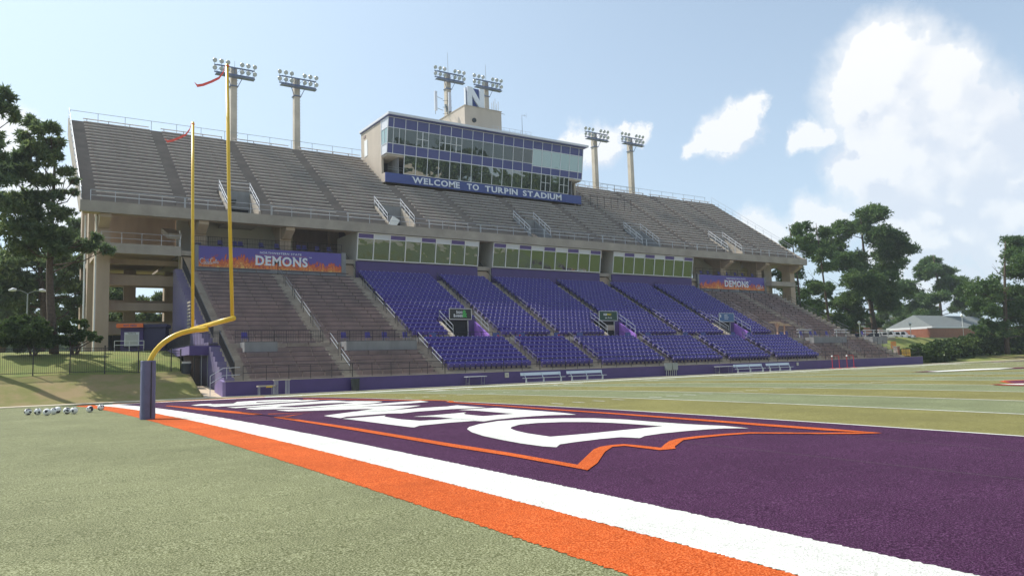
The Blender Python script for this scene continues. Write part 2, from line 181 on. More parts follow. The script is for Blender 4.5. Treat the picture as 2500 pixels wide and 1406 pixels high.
M['dirt'] = mat('dry grass and dirt', (.26, .19, .085), .95, col2=(.17, .165, .04), vscale=.4, bump=.8, bscale=50, detail=9, thr=(.42, .6))
M['asphalt'] = mat('asphalt', (.07, .07, .07), .9, var=.2, vscale=3)
M['kerb'] = mat('kerb concrete', (.55, .47, .36), .9, var=.12, vscale=2, bump=.2)
M['walk'] = mat('sidewalk concrete', (.50, .40, .29), .9, var=.12, vscale=1.5, bump=.3)
M['conc'] = mat('weathered concrete', (.42, .37, .31), .9, col2=(.29, .255, .215), vscale=.5, bump=.35, bscale=9, detail=10)
M['conc_deck'] = mat('dark weathered concrete', (.27, .235, .205), .92, col2=(.18, .155, .14), vscale=.45, bump=.5, bscale=9, detail=11, stretch=(1, 1, 2.2))
M['conc_warm'] = mat('warm painted concrete', (.52, .41, .31), .9, col2=(.40, .31, .235), vscale=.6, bump=.2, detail=9, stretch=(1, 1, .25))
M['conc_lt'] = mat('light concrete', (.46, .40, .32), .9, col2=(.33, .29, .24), vscale=.8, bump=.3, detail=9)
M['pole_conc'] = mat('pole concrete', (.50, .44, .36), .9, var=.12, vscale=1.2, bump=.1)
M['parapet'] = mat('grey parapet concrete', (.27, .27, .27), .85, col2=(.19, .19, .19), vscale=1.0, detail=8, bump=.2, stretch=(1, 1, .3))
M['stair'] = mat('stair concrete', (.42, .37, .30), .9, col2=(.25, .21, .18), vscale=.9, detail=9, bump=.3)
M['riser_brown'] = mat('stained brown concrete', (.37, .275, .25), .85, col2=(.21, .17, .16), vscale=.55, bump=.3, detail=10, stretch=(1, 1, .35))
M['bench_brown'] = mat('faded purple brown plank', (.10, .06, .075), .6, var=.25, vscale=1.2)
M['bracket'] = mat('rusty pale bracket', (.24, .19, .165), .7)
M['alu'] = mat('bench aluminium', (.78, .74, .70), .5, .0, var=.1, vscale=2)
M['galv'] = mat('galvanised pipe', (.50, .52, .54), .35, .6)
M['black'] = mat('black painted steel', (.012, .012, .016), .4)
M['dark'] = mat('unlit interior tone', (.018, .018, .022), .9)  # near-black colour standing for the unlit depth of openings and rooms
M['seat'] = mat('purple seat plastic', (.052, .034, .24), .4, var=.12, vscale=.35)
M['seat_glint'] = mat('pale painted seat glint', (.55, .52, .75), .35)  # colour of the glints painted onto the seats
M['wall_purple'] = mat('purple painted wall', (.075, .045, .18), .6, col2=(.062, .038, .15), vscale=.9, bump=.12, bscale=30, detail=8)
M['wall_purple_lit'] = mat('purple wall in sunlit tone', (.22, .165, .34), .6, var=.08, vscale=1.5)  # the purple wall's sunlit tone, put into the colour
M['wall_blue'] = mat('blue painted wall', (.05, .075, .25), .55, var=.08, vscale=.6)
M['panel_blue'] = mat('blue violet panel', (.066, .074, .225), .4, var=.06, vscale=.3)
M['panel_white'] = mat('white panel', (.66, .67, .70), .5)
M['panel_purple'] = mat('purple panel', (.105, .07, .24), .45)
M['mullion'] = mat('pale aluminium mullion', (.72, .72, .74), .4, .2)
M['white'] = mat('white paint', (.78, .78, .76), .6)
M['offwhite'] = mat('off white block wall', (.50, .48, .42), .8, var=.06, vscale=.7, bump=.1)
M['stucco'] = mat('tan stucco', (.52, .45, .37), .9, col2=(.44, .38, .31), vscale=.5, bump=.1, detail=8, stretch=(1, 1, .3))
M['stucco_lit'] = M['stucco']
M['letter'] = mat('white letter', (.74, .76, .80), .5)
M['yellow'] = mat('yellow gloss paint', (.72, .47, .035), .3, var=.08, vscale=3)
M['pad'] = mat('navy vinyl pad', (.115, .115, .21), .5, var=.12, vscale=3, bump=.9, bscale=5)
M['ribbon'] = mat('coral ribbon', (.85, .13, .10), .7)
M['bark'] = mat('pine bark', (.10, .07, .05), .95, var=.3, vscale=6, bump=.6)
M['brick'] = mat('red brick', (.34, .13, .075), .85, var=.12, vscale=1)
M['mortar'] = mat('mortar', (.42, .36, .31), .9)
M['shingle'] = mat('grey shingle roof', (.15, .165, .16), .9, var=.1, vscale=2)
M['glass_car'] = mat('car window', (.02, .025, .03), .05)
M['car_white'] = mat('white car paint', (.78, .78, .78), .2)
M['car_blue'] = mat('dark blue car paint', (.02, .03, .08), .2)
M['tyre'] = mat('tyre rubber', (.015, .015, .015), .9)
M['chrome'] = mat('chrome', (.6, .6, .6), .15, 1)
M['lamp_glass'] = mat('floodlight lens', (.50, .53, .52), .15, .1)
M['lamp_body'] = mat('floodlight housing', (.40, .42, .43), .4, .5)
M['steel_blue'] = mat('blue grey steel', (.17, .20, .30), .5, .3)
M['orange_paint'] = mat('orange sign paint', (.75, .16, .035), .5)
M['red_paint'] = mat('red painted tube', (.55, .02, .03), .5)
M['gold_paint'] = mat('ochre barricade paint', (.62, .38, .07), .5)
M['sign_black'] = mat('black sign face', (.012, .016, .02), .4)
M['sign_green'] = mat('dark green sign face', (.008, .05, .035), .4)
M['sign_blue'] = mat('blue sign face', (.04, .11, .27), .4)
M['green_ink'] = mat('green ink', (.05, .36, .08), .5)
M['yellow_ink'] = mat('yellow ink', (.72, .62, .03), .5)
M['wood'] = mat('timber edging', (.30, .18, .10), .9, var=.3, vscale=4)
M['bin'] = mat('dark grey bin', (.03, .035, .035), .6)
M['steel_grey'] = mat('grey cabinet steel', (.32, .34, .33), .5, .2)
M['canvas'] = mat('cream canvas', (.72, .63, .48), .9)
M['pinky'] = mat('bare timber post', (.58, .36, .26), .8)
M['shutter'] = mat('metal roller shutter', (.50, .50, .48), .5)

M['end_purple'] = mat('dusty purple end wall', (.15, .12, .25), .8, col2=(.22, .19, .26), vscale=.35, detail=8)
M['seat_arm'] = mat('dark seat bracket', (.05, .035, .12), .6)
M['rail_no_glint'] = mat('metal rail without glint', (.10, .10, .12), .4, .3)
M['violet'] = mat('purple tunnel wall in sunlit tone', (.30, .14, .52), .6, var=.06, vscale=1)  # sun on the tunnel's right-hand wall, put in as a brighter violet
def flame_mat():
    m = bpy.data.materials.new('banner print with flames'); m.use_nodes = True; t = m.node_tree; t.nodes.clear()
    out = N(t, 'ShaderNodeOutputMaterial'); b = N(t, 'ShaderNodeBsdfPrincipled'); t.links.new(b.outputs[0], out.inputs[0]); b.inputs['Roughness'].default_value = .5
    tc = N(t, 'ShaderNodeTexCoord'); v = tc.outputs['Object']
    mp = N(t, 'ShaderNodeMapping'); mp.inputs['Scale'].default_value = (1.5, 1, .62); t.links.new(v, mp.inputs[0])
    n = N(t, 'ShaderNodeTexNoise'); n.inputs['Scale'].default_value = 2.0; n.inputs['Detail'].default_value = 5; n.inputs['Distortion'].default_value = 1.6; t.links.new(mp.outputs[0], n.inputs['Vector'])
    s = N(t, 'ShaderNodeSeparateXYZ'); t.links.new(v, s.inputs[0])
    # height of the print: object z runs 0..2
    big = N(t, 'ShaderNodeTexNoise'); big.inputs['Scale'].default_value = .42; t.links.new(v, big.inputs['Vector'])
    def mth(op, a, b2):
        k = N(t, 'ShaderNodeMath', operation=op)
        for i, q in enumerate((a, b2)):
            if isinstance(q, (int, float)): k.inputs[i].default_value = q
            else: t.links.new(q, k.inputs[i])
        return k.outputs[0]
    h = mth('MULTIPLY', s.outputs[2], .55)
    f = mth('SUBTRACT', mth('ADD', mth('MULTIPLY', n.outputs['Fac'], 1.5), mth('MULTIPLY', big.outputs['Fac'], .9)), mth('ADD', h, .62))
    r = N(t, 'ShaderNodeValToRGB'); e = r.color_ramp.elements
    e[0].position = .0; e[0].color = (.10, .075, .33, 1); e[1].position = 1; e[1].color = (.85, .42, .06, 1)
    for p_, c_ in ((.10, (.10, .07, .32)), (.15, (.42, .05, .03)), (.28, (.75, .16, .02)), (.38, (.40, .07, .05)), (.5, (.85, .28, .04)), (.62, (.55, .12, .04)), (.8, (.9, .55, .12))):
        q = e.new(p_); q.color = tuple(c_)+(1,)
    t.links.new(f, r.inputs[0]); t.links.new(r.outputs[0], b.inputs['Base Color'])
    return m
M['flames'] = flame_mat()
def glass_mat(name, col, gfac, wav=.012, ws=.7, gcol=(.8, .85, .82)):
    m = bpy.data.materials.new(name); m.use_nodes = True; t = m.node_tree; t.nodes.clear()
    out = N(t, 'ShaderNodeOutputMaterial')
    d = N(t, 'ShaderNodeBsdfDiffuse'); d.inputs[0].default_value = tuple(col)+(1,)
    g = N(t, 'ShaderNodeBsdfGlossy'); g.inputs[0].default_value = tuple(gcol)+(1,); g.inputs['Roughness'].default_value = .015
    tc = N(t, 'ShaderNodeTexCoord'); n = N(t, 'ShaderNodeTexNoise'); n.inputs['Scale'].default_value = ws; n.inputs['Detail'].default_value = 1.5
    t.links.new(tc.outputs['Object'], n.inputs['Vector'])
    bp = N(t, 'ShaderNodeBump'); bp.inputs['Strength'].default_value = 1; bp.inputs['Distance'].default_value = wav
    t.links.new(n.outputs['Fac'], bp.inputs['Height']); t.links.new(bp.outputs[0], g.inputs['Normal'])
    mx = N(t, 'ShaderNodeMixShader'); mx.inputs[0].default_value = gfac
    t.links.new(d.outputs[0], mx.inputs[1]); t.links.new(g.outputs[0], mx.inputs[2]); t.links.new(mx.outputs[0], out.inputs[0])
    return m
M['glass_suite'] = glass_mat('suite mirror glass', (.016, .021, .02), .42, .035, .7, (.38, .46, .45))
M['glass_press'] = glass_mat('press box glass', (.02, .024, .026), .30, .03, .6)
M['glass_dark'] = glass_mat('dark press box glass', (.025, .032, .034), .12, .01, .6)
M['glass_teal'] = glass_mat('pale teal glass', (.30, .42, .42), .18, .01)
def leaf_mat(name, a, b_, c_, tr=.25):
    m = bpy.data.materials.new(name); m.use_nodes = True; t = m.node_tree; t.nodes.clear()
    out = N(t, 'ShaderNodeOutputMaterial')
    g = N(t, 'ShaderNodeNewGeometry'); r = N(t, 'ShaderNodeValToRGB'); e = r.color_ramp.elements
    e[0].position = 0; e[0].color = tuple(a)+(1,); e[1].position = 1; e[1].color = tuple(c_)+(1,); q = e.new(.55); q.color = tuple(b_)+(1,)
    tc = N(t, 'ShaderNodeTexCoord'); n = N(t, 'ShaderNodeTexNoise'); n.inputs['Scale'].default_value = .35; n.inputs['Detail'].default_value = 3; t.links.new(tc.outputs['Object'], n.inputs['Vector'])
    ad = N(t, 'ShaderNodeMath', operation='ADD'); ml = N(t, 'ShaderNodeMath', operation='MULTIPLY'); t.links.new(g.outputs['Random Per Island'], ml.inputs[0]); ml.inputs[1].default_value = .5
    t.links.new(ml.outputs[0], ad.inputs[0]); m2 = N(t, 'ShaderNodeMath', operation='MULTIPLY_ADD'); t.links.new(n.outputs['Fac'], m2.inputs[0]); m2.inputs[1].default_value = 1.3; m2.inputs[2].default_value = -.4
    t.links.new(m2.outputs[0], ad.inputs[1]); t.links.new(ad.outputs[0], r.inputs[0])
    d = N(t, 'ShaderNodeBsdfDiffuse'); tl = N(t, 'ShaderNodeBsdfTranslucent'); gl = N(t, 'ShaderNodeBsdfGlossy'); gl.inputs['Roughness'].default_value = .45; gl.inputs[0].default_value = (.5, .55, .45, 1)
    t.links.new(r.outputs[0], d.inputs[0]); t.links.new(r.outputs[0], tl.inputs[0])
    x = N(t, 'ShaderNodeMixShader'); x.inputs[0].default_value = tr; t.links.new(d.outputs[0], x.inputs[1]); t.links.new(tl.outputs[0], x.inputs[2])
    y = N(t, 'ShaderNodeMixShader'); y.inputs[0].default_value = .06; t.links.new(x.outputs[0], y.inputs[1]); t.links.new(gl.outputs[0], y.inputs[2])
    t.links.new(y.outputs[0], out.inputs[0]); return m
M['needles'] = leaf_mat('pine needles', (.065, .10, .06), (.14, .20, .085), (.30, .35, .12), .45)
M['needles_r'] = leaf_mat('bright pine needles', (.045, .09, .035), (.10, .175, .05), (.22, .30, .085), .4)
M['leaves'] = leaf_mat('shrub leaves', (.03, .055, .018), (.07, .115, .03), (.17, .23, .06), .3)
M['lime'] = leaf_mat('yellow green leaves', (.07, .10, .015), (.14, .18, .03), (.25, .28, .05), .35)

# ---------------- geometry helpers ----------------
class MB:
    def __init__(s): s.v = []; s.f = []; s.m = []
    def face(s, pts, m=0):
        i = len(s.v); s.v += [tuple(p) for p in pts]; s.f.append(tuple(range(i, i+len(pts)))); s.m.append(m)
    def hexa(s, p, m=0):   # p: 8 pts bottom ring 0-3 (ccw from above), top ring 4-7
        i = len(s.v); s.v += [tuple(q) for q in p]
        for f in ((3, 2, 1, 0), (4, 5, 6, 7), (0, 1, 5, 4), (1, 2, 6, 5), (2, 3, 7, 6), (3, 0, 4, 7)):
            s.f.append(tuple(i+k for k in f)); s.m.append(m)
    def box(s, x0, x1, y0, y1, z0, z1, m=0):
        s.hexa([(x0, y0, z0), (x1, y0, z0), (x1, y1, z0), (x0, y1, z0), (x0, y0, z1), (x1, y0, z1), (x1, y1, z1), (x0, y1, z1)], m)
    def prism(s, prof, x0, x1, m=0):   # prof: (y,z) list, extruded along x
        n = len(prof); i = len(s.v)
        s.v += [(x0, y, z) for y, z in prof]+[(x1, y, z) for y, z in prof]
        s.f.append(tuple(i+k for k in range(n))[::-1]); s.m.append(m); s.f.append(tuple(i+n+k for k in range(n))); s.m.append(m)
        for k in range(n):
            j = (k+1) % n; s.f.append((i+k, i+j, i+n+j, i+n+k)); s.m.append(m)
    def prism_y(s, prof, y0, y1, m=0):   # prof (x,z) extruded along y
        n = len(prof); i = len(s.v)
        s.v += [(x, y0, z) for x, z in prof]+[(x, y1, z) for x, z in prof]
        s.f.append(tuple(i+k for k in range(n))); s.m.append(m); s.f.append(tuple(i+n+k for k in range(n))[::-1]); s.m.append(m)
        for k in range(n):
            j = (k+1) % n; s.f.append((i+k, i+n+k, i+n+j, i+j)); s.m.append(m)
    def prism_z(s, prof, z0, z1, m=0):
        n = len(prof); i = len(s.v)
        s.v += [(x, y, z0) for x, y in prof]+[(x, y, z1) for x, y in prof]
        s.f.append(tuple(i+k for k in range(n))[::-1]); s.m.append(m); s.f.append(tuple(i+n+k for k in range(n))); s.m.append(m)
        for k in range(n):
            j = (k+1) % n; s.f.append((i+k, i+j, i+n+j, i+n+k)); s.m.append(m)
    def tube(s, pts, r, n=6, m=0, cap=True):
        pts = [Vector(p) for p in pts]; rs = r if isinstance(r, (list, tuple)) else [r]*len(pts)
        rings = []; up = None
        for k, p in enumerate(pts):
            d = (pts[min(k+1, len(pts)-1)]-pts[max(k-1, 0)]).normalized()
            if up is None:
                a = Vector((0, 0, 1)) if abs(d.z) < .9 else Vector((1, 0, 0))
                up = d.cross(a).normalized()
            up = (up-d*up.dot(d)).normalized(); w = d.cross(up)
            i = len(s.v); rings.append(i)
            for q in range(n):
                t = 2*math.pi*q/n; s.v.append(tuple(p+(up*math.cos(t)+w*math.sin(t))*rs[k]))
        for a, b in zip(rings, rings[1:]):
            for q in range(n):
                j = (q+1) % n; s.f.append((a+q, a+j, b+j, b+q)); s.m.append(m)
        if cap:
            s.f.append(tuple(rings[0]+q for q in range(n))[::-1]); s.m.append(m); s.f.append(tuple(rings[-1]+q for q in range(n))); s.m.append(m)
    def bar(s, p, q, w, h, m=0):
        p = Vector(p); q = Vector(q); d = (q-p).normalized(); a = Vector((0, 0, 1)) if abs(d.z) < .9 else Vector((1, 0, 0))
        sx = d.cross(a).normalized()*(w/2); sz = sx.normalized().cross(d).normalized()*(h/2)
        s.hexa([p-sx-sz, p+sx-sz, q+sx-sz, q-sx-sz, p-sx+sz, p+sx+sz, q+sx+sz, q-sx+sz], m)
    def mesh(s, name, mats):
        me = bpy.data.meshes.new(name); me.from_pydata(s.v, [], s.f)
        for m in mats: me.materials.append(m)
        if len(mats) > 1: me.polygons.foreach_set('material_index', s.m)
        me.update(); return me
def link(name, me, parent=None, loc=(0, 0, 0), rot=(0, 0, 0), kind=None, smooth=False):
    o = bpy.data.objects.new(name, me); sc.collection.objects.link(o); o.location = loc; o.rotation_euler = rot
    if parent: o.parent = parent
    if kind: o['kind'] = kind
    if smooth and me:
        me.polygons.foreach_set('use_smooth', [True]*len(me.polygons)); me.update()
    return o
def put(name, mb, mats, parent=None, loc=(0, 0, 0), rot=(0, 0, 0), kind=None, smooth=False):
    if not isinstance(mats, (list, tuple)): mats = [mats]
    return link(name, mb.mesh(name, [M[m] for m in mats]), parent, loc, rot, kind, smooth)
def tag(o, label, cat, group=None):
    o['label'] = label; o['category'] = cat
    if group: o['group'] = group
    return o
def thing(name, label, cat, loc=(0, 0, 0), rotz=0, group=None):
    o = bpy.data.objects.new(name, None); sc.collection.objects.link(o); o.location = loc; o.rotation_euler = (0, 0, rotz); o.empty_display_size = .3
    return tag(o, label, cat, group)
def dup(o, loc=None, rotz=None, label=None, group=None):
    def cp(a, parent):
        c = a.copy(); sc.collection.objects.link(c)
        if parent: c.parent = parent
        for ch in kids.get(a, []): cp(ch, c)
        return c
    kids = {}
    for a in sc.objects:
        if a.parent: kids.setdefault(a.parent, []).append(a)
    r = cp(o, None)
    if loc is not None: r.location = loc
    if rotz is not None: r.rotation_euler = (0, 0, rotz)
    if label: r['label'] = label
    if group: r['group'] = group
    return r
def bevel(me, w, seg=2):
    b = bmesh.new(); b.from_mesh(me); bmesh.ops.bevel(b, geom=list(b.edges), offset=w, segments=seg, affect='EDGES', clamp_overlap=True); b.to_mesh(me); b.free()
FONT = {}
def glyph(ch, bold=.0):
    k = (ch, bold)
    if k not in FONT:
        cu = bpy.data.curves.new('glyph', 'FONT'); cu.body = ch; cu.size = 1.37; cu.extrude = .5; cu.offset = bold; cu.resolution_u = 4
        o = bpy.data.objects.new('glyph', cu); sc.collection.objects.link(o)
        dg = bpy.context.evaluated_depsgraph_get(); me = bpy.data.meshes.new_from_object(o.evaluated_get(dg))
        n = len(me.vertices); a = np.empty(n*3); me.vertices.foreach_get('co', a); a = a.reshape(-1, 3)
        bpy.data.objects.remove(o)
        fs = [tuple(p.vertices) for p in me.polygons]
        x0, x1 = (a[:, 0].min(), a[:, 0].max()) if n else (0, .4)
        FONT[k] = (a-np.array([x0, 0, 0]), fs, x1-x0)
    return FONT[k]
SERIF = {'W': [(0, 1), (1, 1), (.5, 1)], 'E': [(0, 0), (0, 1)], 'L': [(.08, 0), (.08, 1)], 'M': [(.06, 0), (.06, 1), (.94, 0), (.94, 1)], 'T': [(.5, 0)], 'U': [(.08, 1), (.92, 1)],
         'R': [(.1, 0), (.1, 1), (.95, 0)], 'P': [(.1, 0), (.1, 1)], 'I': [(.5, 0), (.5, 1)], 'N': [(.08, 0), (.08, 1), (.92, 1)], 'A': [(.03, 0), (.97, 0)], 'D': [(.1, 0), (.1, 1)]}
def letters(parent, text, x0, x1, y, z, h, matname, depth=.04, bold=.03, serif=False, stack=None, slope=0., name='letter', join=False, caps=None):
    """one mesh per letter, standing in the XZ plane and facing -Y"""
    gap = .16; ws = []
    for i, ch in enumerate(text): ws.append(.45 if ch == ' ' else glyph(ch, bold)[2]*(1 if not caps or i in caps else .8))
    tot = sum(ws)+gap*(len(text)-1); k = (x1-x0)/tot; x = x0
    allm = MB()
    for i, ch in enumerate(text):
        hh = h*(1 if not caps or i in caps else .8)
        if ch != ' ':
            a, fs, w = glyph(ch, bold)
            mb = MB(); ww = ws[i]*k
            for p in a: mb.v.append((x+p[0]/max(w, 1e-6)*ww, y-depth*(p[2]+.5), z+p[1]*hh+slope*(x-x0)))
            mb.f = list(fs); mb.m = [0]*len(fs)
            if serif:
                for (sx, sz) in SERIF.get(ch, []):
                    cx_ = x+sx*ww; sw = .13*h; zz = z+slope*(x-x0)+sz*(hh-.055*h)
                    mb.box(cx_-sw, cx_+sw, y-depth-.004, y+.002, zz-.012, zz+.075*h)
            if join:
                b0 = len(allm.v); allm.v += mb.v; allm.f += [tuple(b0+q for q in f) for f in mb.f]; allm.m += [0]*len(mb.f)
            else: put(name, mb, matname, parent)
        x += ws[i]*k+gap*k
    if join: return put(name, allm, matname, parent)
# ================= the ground =================
CR = 0.249; HW = 24.384; FW = 48.768
def crown(y): return CR*(1-((y-HW)/HW)**2) if 0 < y < FW else 0.
def sm(t): t = max(0., min(1., t)); return t*t*(3-2*t)
def lerp(pts, v):
    for (a, b), (c, d) in zip(pts, pts[1:]):
        if v <= c: return b+(d-b)*max(0., (v-a))/(c-a)
    return pts[-1][1]
LB = [(54.6, .02), (55.4, .25), (57.5, 1.1), (60, 1.93), (63, 2.9), (66, 3.48), (70, 3.83), (76, 3.95)]
def H(x, y):
    if y < 54.55: return -.05
    if x < 6.2: z = lerp(LB, y)
    elif x < 99.0: z = .0 if y < 59.4 else lerp([(59.4, .6), (62, .8), (66, 2.0), (72, 3.95)], y)
    else:
        toe = min(57+max(0, x-104)*.2, 68); z = 3.7*sm((y-toe)/11)+.7*sm((y-74)/10)
        z += .8*sm((x-110)/16)*sm((y-54.7)/(toe-54.7))*(1-.0*x)
        z = min(z, 4.4)
        if x < 104: z = z*(.35+.65*sm((x-99)/5))
    z += .05*math.sin(x*.9)*math.sin(y*.7)*sm((y-54.6)/3)
    return z
xs = [-120, -80, -50, -35, -25]+[ -18+i*1.0 for i in range(23)]+[5.2, 5.8, 6.15, 6.25, 7.4, 8]+[9+i*6 for i in range(16)]+[101+i*2. for i in range(42)]+[190, 200, 215, 235, 260, 300, 380, 520]
ys = [-260, -120, -60, -30, 0, 30, 50, 54.5, 54.6]+[55+i*.8 for i in range(32)]+[81+i*4 for i in range(12)]+[135, 160, 200, 280, 420, 640]
g = MB(); nx = len(xs)
for y in ys:
    for x in xs: g.v.append((x, y, H(x, y)))
for j in range(len(ys)-1):
    for i in range(nx-1):
        a = j*nx+i; g.f.append((a, a+1, a+nx+1, a+nx)); y = ys[j]; x = xs[i]
        g.m.append(1 if (x < 6 and 54 < y < 59.6) or (x > 128 and 54 < y < 60) else 0)
ground = put('ground', g, ['grass', 'dirt'], kind='structure', smooth=True)
# ---- the field sheets, crowned ----
def strip(mb, x0, x1, y0, y1, dz, m=0, step=1.016, jit=0.):
    """flat sheet x0..x1 following the crown"""
    n0 = int(math.floor(y0/step)); cuts = sorted({y0, y1} | {k*step for k in range(n0, int(y1/step)+2) if y0 < k*step < y1})
    if jit:
        fin = []
        for a, b in zip(cuts, cuts[1:]):
            q = max(1, int((b-a)/.022)) if a < 14 else max(1, int((b-a)/.15))
            fin += [a+(b-a)*k/q for k in range(q)]
        cuts = fin+[y1]
    prev = None
    for y in cuts:
        j0 = random.uniform(-jit, jit); j1 = random.uniform(-jit, jit)
        k = math.floor(y/step); ya, yb = k*step, (k+1)*step
        if y <= 0 or y >= FW: z = 0.
        else:
            za, zb = crown(max(0, ya)), crown(min(FW, yb)); z = za+(zb-za)*(y-ya)/step
        i = len(mb.v); mb.v += [(x0+j0, y, z+dz), (x1+j1, y, z+dz)]
        if prev is not None: mb.f.append((prev, prev+1, i+1, i)); mb.m.append(m)
        prev = i
random.seed(4)
f = MB(); bands = []
strip(f, -70, -1.9, -20, 52.9, .0, 0)
YD = 4.572
strip(f, -1.9, 9.144+20*YD+12, -20, 0, .0, 0)
for k in range(20):
    a = 9.144+k*YD; strip(f, a, a+YD, 0, FW, .0, 1 if k % 2 == 0 else 2)
strip(f, -1.9, 9.144, 0, FW, .0, 1)
strip(f, 9.144+20*YD, 9.144+20*YD+12, 0, FW, .0, 2)
strip(f, -1.9, 9.144+20*YD+30, FW, 52.9, .0, 0)
field = put('playing_field', f, ['turf_grey', 'turf_olive', 'turf_sage'], kind='structure')
def sheet(name, mn, x0, x1, y0, y1, dz, jit=0.):
    b = MB(); strip(b, x0, x1, y0, y1, dz, 0, jit=jit); return put(name, b, mn, field)
sheet('end_zone', 'turf_purple', 0, 9.06, 0, FW, .004)
sheet('white_border', 'turf_white', -.968, 0, -2.2, FW+.97, .006, jit=.02)
sheet('orange_border', 'turf_orange', -1.915, -.968, -2.2, FW+1.92, .005, jit=.02)
sheet('white_border', 'turf_white', 0, 9.144, FW, FW+.97, .008)
sheet('orange_border', 'turf_orange', 0, 9.144, FW+.97, FW+1.92, .008)
sheet('white_border', 'turf_white', 9.144, 9.144+20*YD, FW, FW+1.4, .008)
sheet('goal_line', 'turf_white', 9.04, 9.144, 0, FW, .008, jit=.004)
for k in range(1, 21): sheet('yard_line', 'turf_white', 9.144+k*YD-.055, 9.144+k*YD+.055, 0, FW, .008)
hm = MB()
for k in range(100):
    if k % 5 == 0: continue
    x = 9.144+k*.9144
    for (ya, yb) in ((.3, .95), (18.3, 18.95), (29.8, 30.45), (47.8, 48.45)): strip(hm, x-.05, x+.05, ya, yb, .008)
put('hash_marks', hm, 'turf_white', field, kind='stuff')
# yard numbers, lying flat, feet towards the far sideline
def flat_glyph(ch, cx, cy, w, h, flip):
    a, fs, gw = glyph(ch, .03); b = MB(); 
    me = bmesh.new()
    for k, (p) in enumerate(a): me.verts.new((p[0]/gw*w-w/2, p[1]*h-h/2, p[2]))
    me.verts.ensure_lookup_table()
    for q in fs:
        if all(a[i][2] > .4 for i in q):
            try: me.faces.new([me.verts[i] for i in q])
            except ValueError: pass
    for vtx in [v for v in me.verts if not v.link_faces]: me.verts.remove(vtx)
    s = -1 if flip else 1
    for vtx in me.verts: vtx.co = Vector((cx+s*vtx.co.x, cy+s*vtx.co.y, 0))
    conform(me, .012)
    m = bpy.data.meshes.new('yard_number'); me.to_mesh(m); me.free(); m.materials.append(M['turf_white']); return link('yard_number', m, field)
def conform(bm, dz):
    ys_ = [v.co.y for v in bm.verts]
    if not ys_: return
    k = math.floor(min(ys_)/1.016)
    while k*1.016 < max(ys_):
        bmesh.ops.bisect_plane(bm, geom=list(bm.verts)+list(bm.edges)+list(bm.faces), plane_co=(0, k*1.016, 0), plane_no=(0, 1, 0), dist=1e-5)
        k += 1
    for v in bm.verts:
        y = v.co.y; q = math.floor(y/1.016); ya = q*1.016; yb = ya+1.016
        v.co.z = dz+(0 if y <= 0 or y >= FW else crown(max(0, ya))+(crown(min(FW, yb))-crown(max(0, ya)))*(y-ya)/1.016)
def poly(name, mn, outer, hole=None, dz=.012):
    bm = bmesh.new(); es = []
    for loop in ([outer, hole] if hole else [outer]):
        vs = [bm.verts.new((x, y, 0)) for x, y in loop]
        for a, b in zip(vs, vs[1:]+vs[:1]): es.append(bm.edges.new((a, b)))
    bmesh.ops.triangle_fill(bm, use_beauty=True, edges=es, normal=(0, 0, 1))
    bm.normal_update()
    for fc in bm.faces:
        if fc.normal.z < 0: fc.normal_flip()
    conform(bm, dz)
    m = bpy.data.meshes.new(name); bm.to_mesh(m); bm.free(); m.materials.append(M[mn]); return link(name, m, field)
for n, o_, h_ in DATA['letters']: poly('field_letter', 'turf_white', o_, h_, .012)
for o_ in DATA['orange']: poly('orange_outline', 'turf_orange', o_, None, .016)
for q, (c_, o_) in enumerate(DATA['mids']): poly('midfield_mark', 'turf_'+c_, o_, None, .012+.004*q)
for k in range(1, 10):
    n = str(min(k, 10-k)*10); x = 9.144+2*k*YD
    flat_glyph(n[0], x-.9, 41.0, 1.2, 1.83, False); flat_glyph(n[1], x+.9, 41.0, 1.2, 1.83, False)
FX = 109.728
sheet('end_zone', 'turf_purple', 100.6, FX, 0, FW, .004); sheet('white_border', 'turf_white', FX, FX+.97, -2, FW+.97, .008); sheet('orange_border', 'turf_orange', FX+.97, FX+1.9, -2, FW+1.9, .012)
for n, o_, h_ in DATA['letters']: poly('field_letter', 'turf_white', [(FX-x, FW-y) for x, y in o_], [(FX-x, FW-y) for x, y in h_] if h_ else None, .012)
# seams in the turf rolls
for xx in (4.3, 6.9, 11.4): sheet('turf_seam', 'seam', xx, xx+.012, 0, FW, .02)
b = MB(); b.box(-70, 6.2, 52.9, 54.5, -.3, .03); b.box(7.55, 99.6, 52.9, 54.0, -.3, .03); b.box(99.6, 190, 52.9, 54.5, -.3, .03); b.box(6.2, 7.55, 52.9, 54.2, -.3, .03)
put('kerb', b, 'kerb', kind='structure')
b = MB(); b.hexa([(6.2, 54.2, -.3), (7.56, 54.2, -.3), (7.42, 59.5, -.1), (6.6, 59.5, -.1), (6.2, 54.2, .035), (7.56, 54.2, .035), (7.42, 59.5, .76), (6.6, 59.5, .76)])
put('sidewalk', b, 'walk', kind='structure')
b = MB(); b.box(138, 240, 84.5, 103, 4.0, 4.44); put('parking_lot', b, 'asphalt', kind='structure')
# timber edging along the path
t = thing('timber_edging', 'brown timber edging holding the grass bank beside the path under the purple walkway', 'retaining wall', (6.2, 58, .7))
for i in range(2):
    b = MB(); b.hexa([(6.38, 58.6, .25+.27*i), (6.52, 58.6, .25+.27*i), (5.95, 61.4, 1.2+.27*i), (5.8, 61.4, 1.2+.27*i), (6.38, 58.6, .5+.27*i), (6.52, 58.6, .5+.27*i), (5.95, 61.4, 1.45+.27*i), (5.8, 61.4, 1.45+.27*i)])
    for k in range(len(b.v)): b.v[k] = (b.v[k][0]-6.2, b.v[k][1]-58, b.v[k][2]-.7)
    put('timber', b, 'wood', t)

